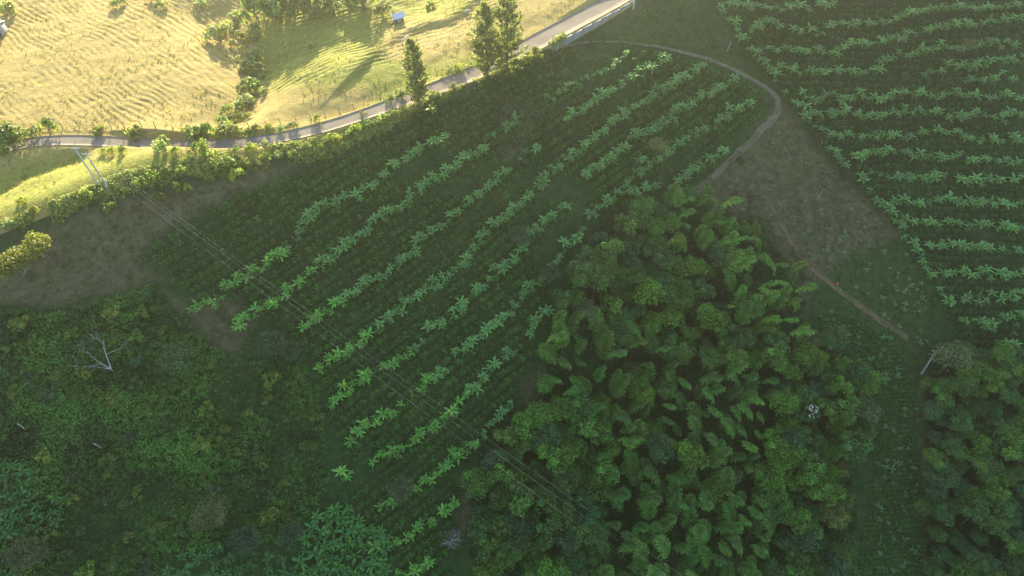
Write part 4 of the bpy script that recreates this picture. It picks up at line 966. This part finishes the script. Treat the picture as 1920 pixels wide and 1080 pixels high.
def shed(px, py, sx, sy, h, rz, label):
    x, y, _ = at(px, py, h); x, y = float(x[0]), float(y[0]); z = float(ground(x, y))
    o = tag(link('shed', None, None, (x, y, z), (0, 0, rz)), label, 'shed')
    for a, b, w, d in ((0, sy / 2, sx, 0.12), (0, -sy / 2, sx * 0.55, 0.12), (sx / 2, 0, 0.12, sy - 0.14), (-sx / 2, 0, 0.12, sy - 0.14)):
        G = Geo(); box(G, (0, 0, h / 2 - 0.2), (w, d, h + 0.4)); link('wall', G.build('wall', M['shed_wall']), o, (a, b, 0))
    G = Geo(); nr = 16; xs = np.linspace(-sx / 2 - 0.4, sx / 2 + 0.4, nr * 2 + 1)
    for sg in (-1, 1):
        V = []
        for i, xx in enumerate(xs):
            w_ = 0.04 * (i % 2); V += [(xx, sg * (sy / 2 + 0.45), h - 0.05 + w_), (xx, 0, h + 0.75 + w_)]
        G.add(V, [(2 * i, 2 * i + 2, 2 * i + 3, 2 * i + 1) for i in range(len(xs) - 1)], 0.5)
    link('roof', G.build('roof', M['roof']), o)
shed(746, 30, 1.9, 1.4, 1.3, 0.45, 'small shed with a shiny pale metal roof in the pasture')
shed(-20, 50, 4.6, 3.2, 2.0, 0.15, 'small white-roofed building cut by the left edge in the pasture')
def cow(px, py, rz, label, s=0.62):
    x, y, _ = at(px, py, 0.5); x, y = float(x[0]), float(y[0])
    o = tag(link('cow', None, None, (x, y, float(ground(x, y))), (0, 0, rz), s), label, 'cow')
    J = [(-0.75, 0, 1.15), (-0.1, 0, 1.1), (0.6, 0, 1.2), (1.0, 0, 1.0), (1.25, 0, 0.45), (1.5, 0, 0.2)]; rad = [0.30, 0.36, 0.33, 0.20, 0.15, 0.10]
    E = [(i, i + 1) for i in range(5)]
    for bx, b in ((-0.70, 0), (0.55, 2)):
        for sy in (-1, 1):
            k = len(J); J += [(bx + (0.05 if b else -0.08), sy * 0.22, 0.62), (bx + (0.0 if b else 0.04), sy * 0.22, 0.02)]; rad += [0.10, 0.06]; E += [(b, k), (k, k + 1)]
    k = len(J); J += [(-1.05, 0, 1.0), (-1.1, 0, 0.5)]; rad += [0.04, 0.03]; E += [(0, k), (k, k + 1)]
    me = bpy.data.meshes.new('cow'); me.from_pydata(J, E, []); me.materials.append(M['hide'])
    b = link('body', me, o); sk = b.modifiers.new('skin', 'SKIN'); b.modifiers.new('sub', 'SUBSURF').levels = 1
    for v, r_ in zip(me.skin_vertices[0].data if len(me.skin_vertices) else [], rad): v.radius = (r_, r_)
    return o, b, rad
cows = [cow(757, 76, 0.7, 'left one of two pale cows below the winding bank'), cow(762, 71, 0.9, 'right and whiter one of two pale cows below the winding bank'), cow(876, 21, 0.5, 'lone pale cow near the top end of the winding bank')]
for o, b, rad in cows:
    if not len(b.data.skin_vertices):
        bpy.context.view_layer.objects.active = b
        bpy.ops.object.select_all(action='DESELECT'); b.select_set(True)
        bpy.ops.mesh.customdata_skin_add()
    for v, r_ in zip(b.data.skin_vertices[0].data, rad): v.radius = (r_, r_)
    b.data.skin_vertices[0].data[1].use_root = True

def branching(G, p, d, L, rad, depth, r, spread=0.6, droop=0.0, kids=(2, 3)):
    q = np.linspace(0, 1, 4)[:, None]; w = r.normal(0, 0.12 * L, 3)
    P = p + d * L * q + w * (q * (1 - q)) - np.array([0, 0, droop * L]) * q ** 2; tube(G, P, rad * (1 - 0.4 * q[:, 0]), 5, 0.5, False)
    if depth == 0: return
    for k in range(r.integers(kids[0], kids[1] + 1)):
        f = r.uniform(0.45, 1.0); b = p + d * L * f; nd = unit((d + spread * r.normal(size=3))[None])[0]
        branching(G, b, nd, L * r.uniform(0.5, 0.75), rad * 0.55, depth - 1, r, spread, droop, kids)
x, y, _ = at(213, 697, 0.6); x, y = float(x[0]), float(y[0]); r = np.random.default_rng(21)
o = tag(link('dead_tree', None, None, (x, y, float(ground(x, y)) + 1.3)), 'bleached white leafless tree with forked limbs in the left scrub', 'tree')
for k, (d, L) in enumerate((((-0.95, 0.05, 0.12), 4.2), ((-0.40, 0.75, 0.34), 3.9), ((-0.80, 0.38, 0.24), 3.0), ((-0.15, 0.25, -0.95), 1.6))):
    G = Geo(); branching(G, np.zeros(3), unit(np.array(d)[None])[0], L, 0.10, 4 if k < 3 else 0, r, 0.45); link('limb' if k < 3 else 'trunk', G.build('limb', M['dead_wood'], True), o)
x, y, _ = at(848, 1015, 0.3); x, y = float(x[0]), float(y[0]); r = np.random.default_rng(22)
o = tag(link('leafless_shrub', None, None, (x, y, float(ground(x, y)))), 'grey leafless twiggy shrub at the lower edge of the coffee', 'shrub')
G = Geo(); tube(G, [(0, 0, -0.3), (0, 0, 0.6)], [0.10, 0.08], 6); link('stem', G.build('stem', M['dead_wood'], True), o)
G = Geo()
for k in range(30):
    a = k * 0.9; branching(G, np.array([0, 0, 0.4]), unit(np.array([[math.cos(a), math.sin(a), r.uniform(0.3, 1.3)]]))[0], r.uniform(0.9, 1.4), 0.028, 3, r, 0.45, 0.1, (2, 3))
link('twigs', G.build('twigs', M['dead_wood']), o)
STICKS = [(1363, 98, 1370, 78, 'pale forked dead branch beside the upper bend of the track'), (1532, 374, 1541, 358, 'white stick lying on the upper bare plot'), (1709, 34, 1718, 8, 'pale bare stick standing at the top of the far plantation'), (1764, 150, 1772, 136, 'thin white stick by the grassy lane'),
          (401, 553, 412, 565, 'pale cut banana stem lying at the start of the first row'), (555, 527, 563, 545, 'pale cut banana stem lying below the second row'), (455, 603, 464, 618, 'pale cut banana stem below the start of the second row'), (42, 520, 52, 505, 'small white forked branch on the bare left slope'),
          (40, 800, 56, 812, 'white stick poking out of the left scrub'), (183, 838, 198, 848, 'white stick in the middle of the left scrub'), (548, 444, 558, 455, 'pale fallen stem in the first row gap'), (1858, 742, 1880, 735, 'pale bare stick in the upper right thicket'), (1860, 885, 1878, 878, 'pale bare stick in the middle right thicket')]
for i, (a, b, c, d, lab) in enumerate(STICKS):
    p = at(a, b, 0.25); q = at(c, d, 0.7); P = np.array([float(p[0][0]), float(p[1][0]), 0]); Q = np.array([float(q[0][0]), float(q[1][0]), 0]); P[2] = float(ground(P[0], P[1])) + 0.15; Q[2] = float(ground(Q[0], Q[1])) + 0.7
    if i in (8, 9, 11, 12): P[2] += 1.0; Q[2] += 1.2
    G = Geo(); tube(G, [np.zeros(3), (Q - P) * 0.5 + np.array([0.05, 0.05, 0.05]), Q - P], [0.09, 0.07, 0.04], 6)
    if i in (0, 7): tube(G, [(Q - P) * 0.55, (Q - P) * 0.9 + np.array([0.7, 0.2, 0.2])], [0.06, 0.03], 5)
    tag(link('dead_branch', G.build('dead_branch', M['pale_bark'], True), None, P), lab, 'branch')
# white-flowered crown
x, y, _ = at(1524, 770, 7.0); x, y = float(x[0]), float(y[0])
o = tag(link('flowering_tree', None, None, (x, y, float(ground(x, y)))), 'small tree topped with white blossom in the right part of the grove', 'tree')
link('trunk', TREES[1][1], o, scale=0.6); link('crown', TREES[1][0], o, color=TC['dark'], scale=(0.6, 0.6, 1.0))
r = np.random.default_rng(31); m = 60; d = unit(r.normal(size=(m, 3)) + np.array([0, 0, 1.0])); V, F = leaf_quads(np.array([0, 0, 6.4]) + d * np.array([1.35, 1.35, 1.5]), d + 0.3 * r.normal(size=(m, 3)), 0.34, 0.28, r); G = Geo(); G.add(V, F); link('blossom', G.build('blossom', M['blossom']), o)
# red bucket on the footpath
x, y, _ = at(1568, 535, 0.2); x, y = float(x[0]), float(y[0])
o = tag(link('bucket', None, None, (x, y, float(ground(x, y)) + 0.06)), 'small red bucket on the footpath through the bare plot', 'bucket')
G = Geo(); tube(G, [(0, 0, 0), (0, 0, 0.25), (0, 0, 0.48), (0, 0, 0.50), (0, 0, 0.40)], [0.20, 0.24, 0.28, 0.25, 0.23], 10); link('pail', G.build('pail', M['red'], True), o)
G = Geo(); s = np.linspace(0, math.pi, 8); tube(G, np.stack([0.27 * np.cos(s), 0 * s, 0.48 + 0.22 * np.sin(s)], 1), 0.012, 4); link('handle', G.build('handle', M['wire']), o)

# ------------------------------------------------------------------ seedlings on the bare plots
SEED_T = []
for k in range(4):
    rr = random.Random(80 + k); G = Geo()
    for i in range(5):
        V, F, T = BL[1 if i else 0]; az = i * 1.256 + rr.uniform(-0.3, 0.3); ca, sa = math.cos(az), math.sin(az); V = V * 0.36 * rr.uniform(0.8, 1.2)
        G.add(np.stack([V[:, 0] * ca - V[:, 1] * sa, V[:, 0] * sa + V[:, 1] * ca, V[:, 2] + 0.30], 1), F, T)
    tube(G, [(0, 0, -0.15), (0, 0, 0.34)], [0.05, 0.035], 5, 0.3); SEED_T.append(G.build('banana_seedling', M['banana_leaf'], True))
SEEDZ = [('upper bare plot', [(1400, 285), (1470, 240), (1530, 290), (1600, 350), (1480, 370), (1360, 390)], 42), ('middle bare plot', [(1360, 400), (1450, 380), (1610, 370), (1670, 430), (1600, 475), (1540, 510), (1480, 430), (1440, 420)], 46),
         ('green plot below the footpath bend', [(1570, 500), (1690, 460), (1740, 560), (1740, 680), (1640, 590)], 46), ('dark green plot left of the footpath', [(1520, 580), (1600, 590), (1690, 650), (1700, 740), (1640, 720), (1600, 650)], 34), ('narrow crop strip at the lower right', [(1665, 760), (1720, 760), (1728, 1080), (1625, 1080), (1640, 880)], 60)]
for nm, poly, cnt in SEEDZ:
    xs = [p[0] for p in poly]; ys = [p[1] for p in poly]; px = rng.uniform(min(xs), max(xs), cnt * 4); py = rng.uniform(min(ys), max(ys), cnt * 4); k = inside(px, py, poly); x, y, t = at(px[k][:cnt], py[k][:cnt], 0.3)
    for a, b in zip(x, y):
        tag(link('banana_seedling', SEED_T[R.randrange(4)], None, (float(a), float(b), float(ground(a, b))), (0, 0, R.uniform(0, 6.28)), R.uniform(0.55, 1.25), jit((0.15, 0.25, 0.12), R)), 'tiny young banana plant on the %s' % nm, 'seedling', 'seedlings on the %s' % nm)

# ------------------------------------------------------------------ weeds and grass tufts
tuft = []
for k in range(4):
    r = np.random.default_rng(900 + k); m = 7; a = r.uniform(0, 6.283, m); P = np.stack([0.16 * np.cos(a), 0.16 * np.sin(a), 0.16 + 0.08 * r.random(m)], 1)
    al = np.stack([np.cos(a) * 0.7, np.sin(a) * 0.7, 0 * a + 0.8], 1); V, F = leaf_quads(P, np.stack([-np.cos(a), -np.sin(a), 0.9 + 0 * a], 1), r.uniform(0.35, 0.55, m), r.uniform(0.09, 0.16, m), r, al); tuft.append((V, F, np.clip(0.5 + r.uniform(-0.3, 0.3, m), 0, 1)))
def scatter_tufts(name, n, box_, cond, color, label, smin, smax, seed):
    r = np.random.default_rng(seed); x = r.uniform(box_[0], box_[1], n); y = r.uniform(box_[2], box_[3], n); z = ground(x, y); px, py, d = project(x, y, z)
    k = (px > -20) & (px < 1940) & (py > -25) & (py < 1100) & cond(x, y, px, py); x, y, z = x[k], y[k], z[k]
    rd, _ = dist_poly(x, y, roadc[::3]); k = rd > 3.0; x, y, z = x[k], y[k], z[k]
    g = merge_instances(tuft, np.stack([x, y, z - 0.02], 1), r.uniform(0, 6.28, len(x)), r.uniform(smin, smax, len(x)), 0.5 * fbm(x, y, 7, 70, 2) + r.uniform(-0.2, 0.2, len(x)), r)
    tag(link(name, g.build(name, M['dry_grass' if 'pasture' in name else 'grass']), color=color), label, 'grass', kind='stuff')
dens = lambda x, y, s, o, lo: vnoise(x, y, s, o) > lo
scatter_tufts('weeds', 34000, (-100, 130, 20, 175), lambda x, y, px, py: (y < crest_y(x) - 0.5) & (dens(x, y, 5, 71, -0.1) | inside(px, py, LUSH[0])) & ~inside(px, py, SCRUB) & ~(inside(px, py, SOIL[1]) & (np.sin(x * 91.7 + y * 37.3) < 0.75)) & ~(inside(px, py, SOIL[0]) & (np.sin(x * 91.7 + y * 37.3) < 0.6)), (0.052, 0.135, 0.030), 'low weeds and grass over the shaded slopes', 0.6, 1.5, 41)
scatter_tufts('pasture_grass', 15000, (-140, 40, 60, 186), lambda x, y, px, py: (y > crest_y(x) + 0.3) & dens(x, y, 4, 73, -0.05), (0.34, 0.275, 0.10), 'dry yellow pasture grass over the sunlit land', 0.4, 1.1, 42)

scatter_tufts('dry_weeds', 60000, (-100, 130, 20, 175), lambda x, y, px, py: (y < crest_y(x) - 0.5) & (inside(px, py, SOIL[0]) | inside(px, py, SOIL[1]) | inside(px, py, SOIL[2]) | inside(px, py, SOIL[7])), (0.125, 0.145, 0.055), 'dry brownish weeds over the bare soil patches', 0.4, 1.3, 43)
qx, qy, qz, _ = coffee_points([(1520, 585), (1600, 590), (1690, 650), (1722, 780), (1732, 1090), (1605, 1090), (1640, 860), (1650, 760), (1600, 650)], 0.06, 0.80, 0.42, 40, 115, 15, 120, 0.12, 9)
g = merge_instances(tuft, np.stack([qx, qy, qz - 0.02], 1), rng.uniform(0, 6.28, len(qx)), rng.uniform(0.8, 1.5, len(qx)), None, rng)
tag(link('crop_rows', g.build('crop_rows', M['grass']), color=(0.062, 0.160, 0.045)), 'fine rows of low green crop in the strip beside the right thicket', 'crop', kind='stuff')
# ------------------------------------------------------------------ haze
hz = bpy.data.materials.new('haze'); hz.use_nodes = True; n = hz.node_tree.nodes; n.remove(n['Principled BSDF'])
pv = n.new('ShaderNodeVolumePrincipled'); pv.inputs['Color'].default_value = (0.98, 0.94, 0.76, 1); pv.inputs['Density'].default_value = HAZE_DENSITY; pv.inputs['Anisotropy'].default_value = HAZE_G
hz.node_tree.links.new(pv.outputs['Volume'], n['Material Output'].inputs['Volume'])
zb = float(ZZ.min()) - 1.0; zt = CAM_H + 2.0
G = Geo(); box(G, (0, 96, (zb + zt) / 2), (2960, 2960, zt - zb))
tag(link('haze', G.build('haze', hz)), 'thin sunlit haze filling the valley air', 'haze', kind='stuff')
print('bananas', len(bananas), 'coffee', len(lx), len(rx), 'objects', len(scene.objects), 'maxz', ZZ.max(), ZZ.min())
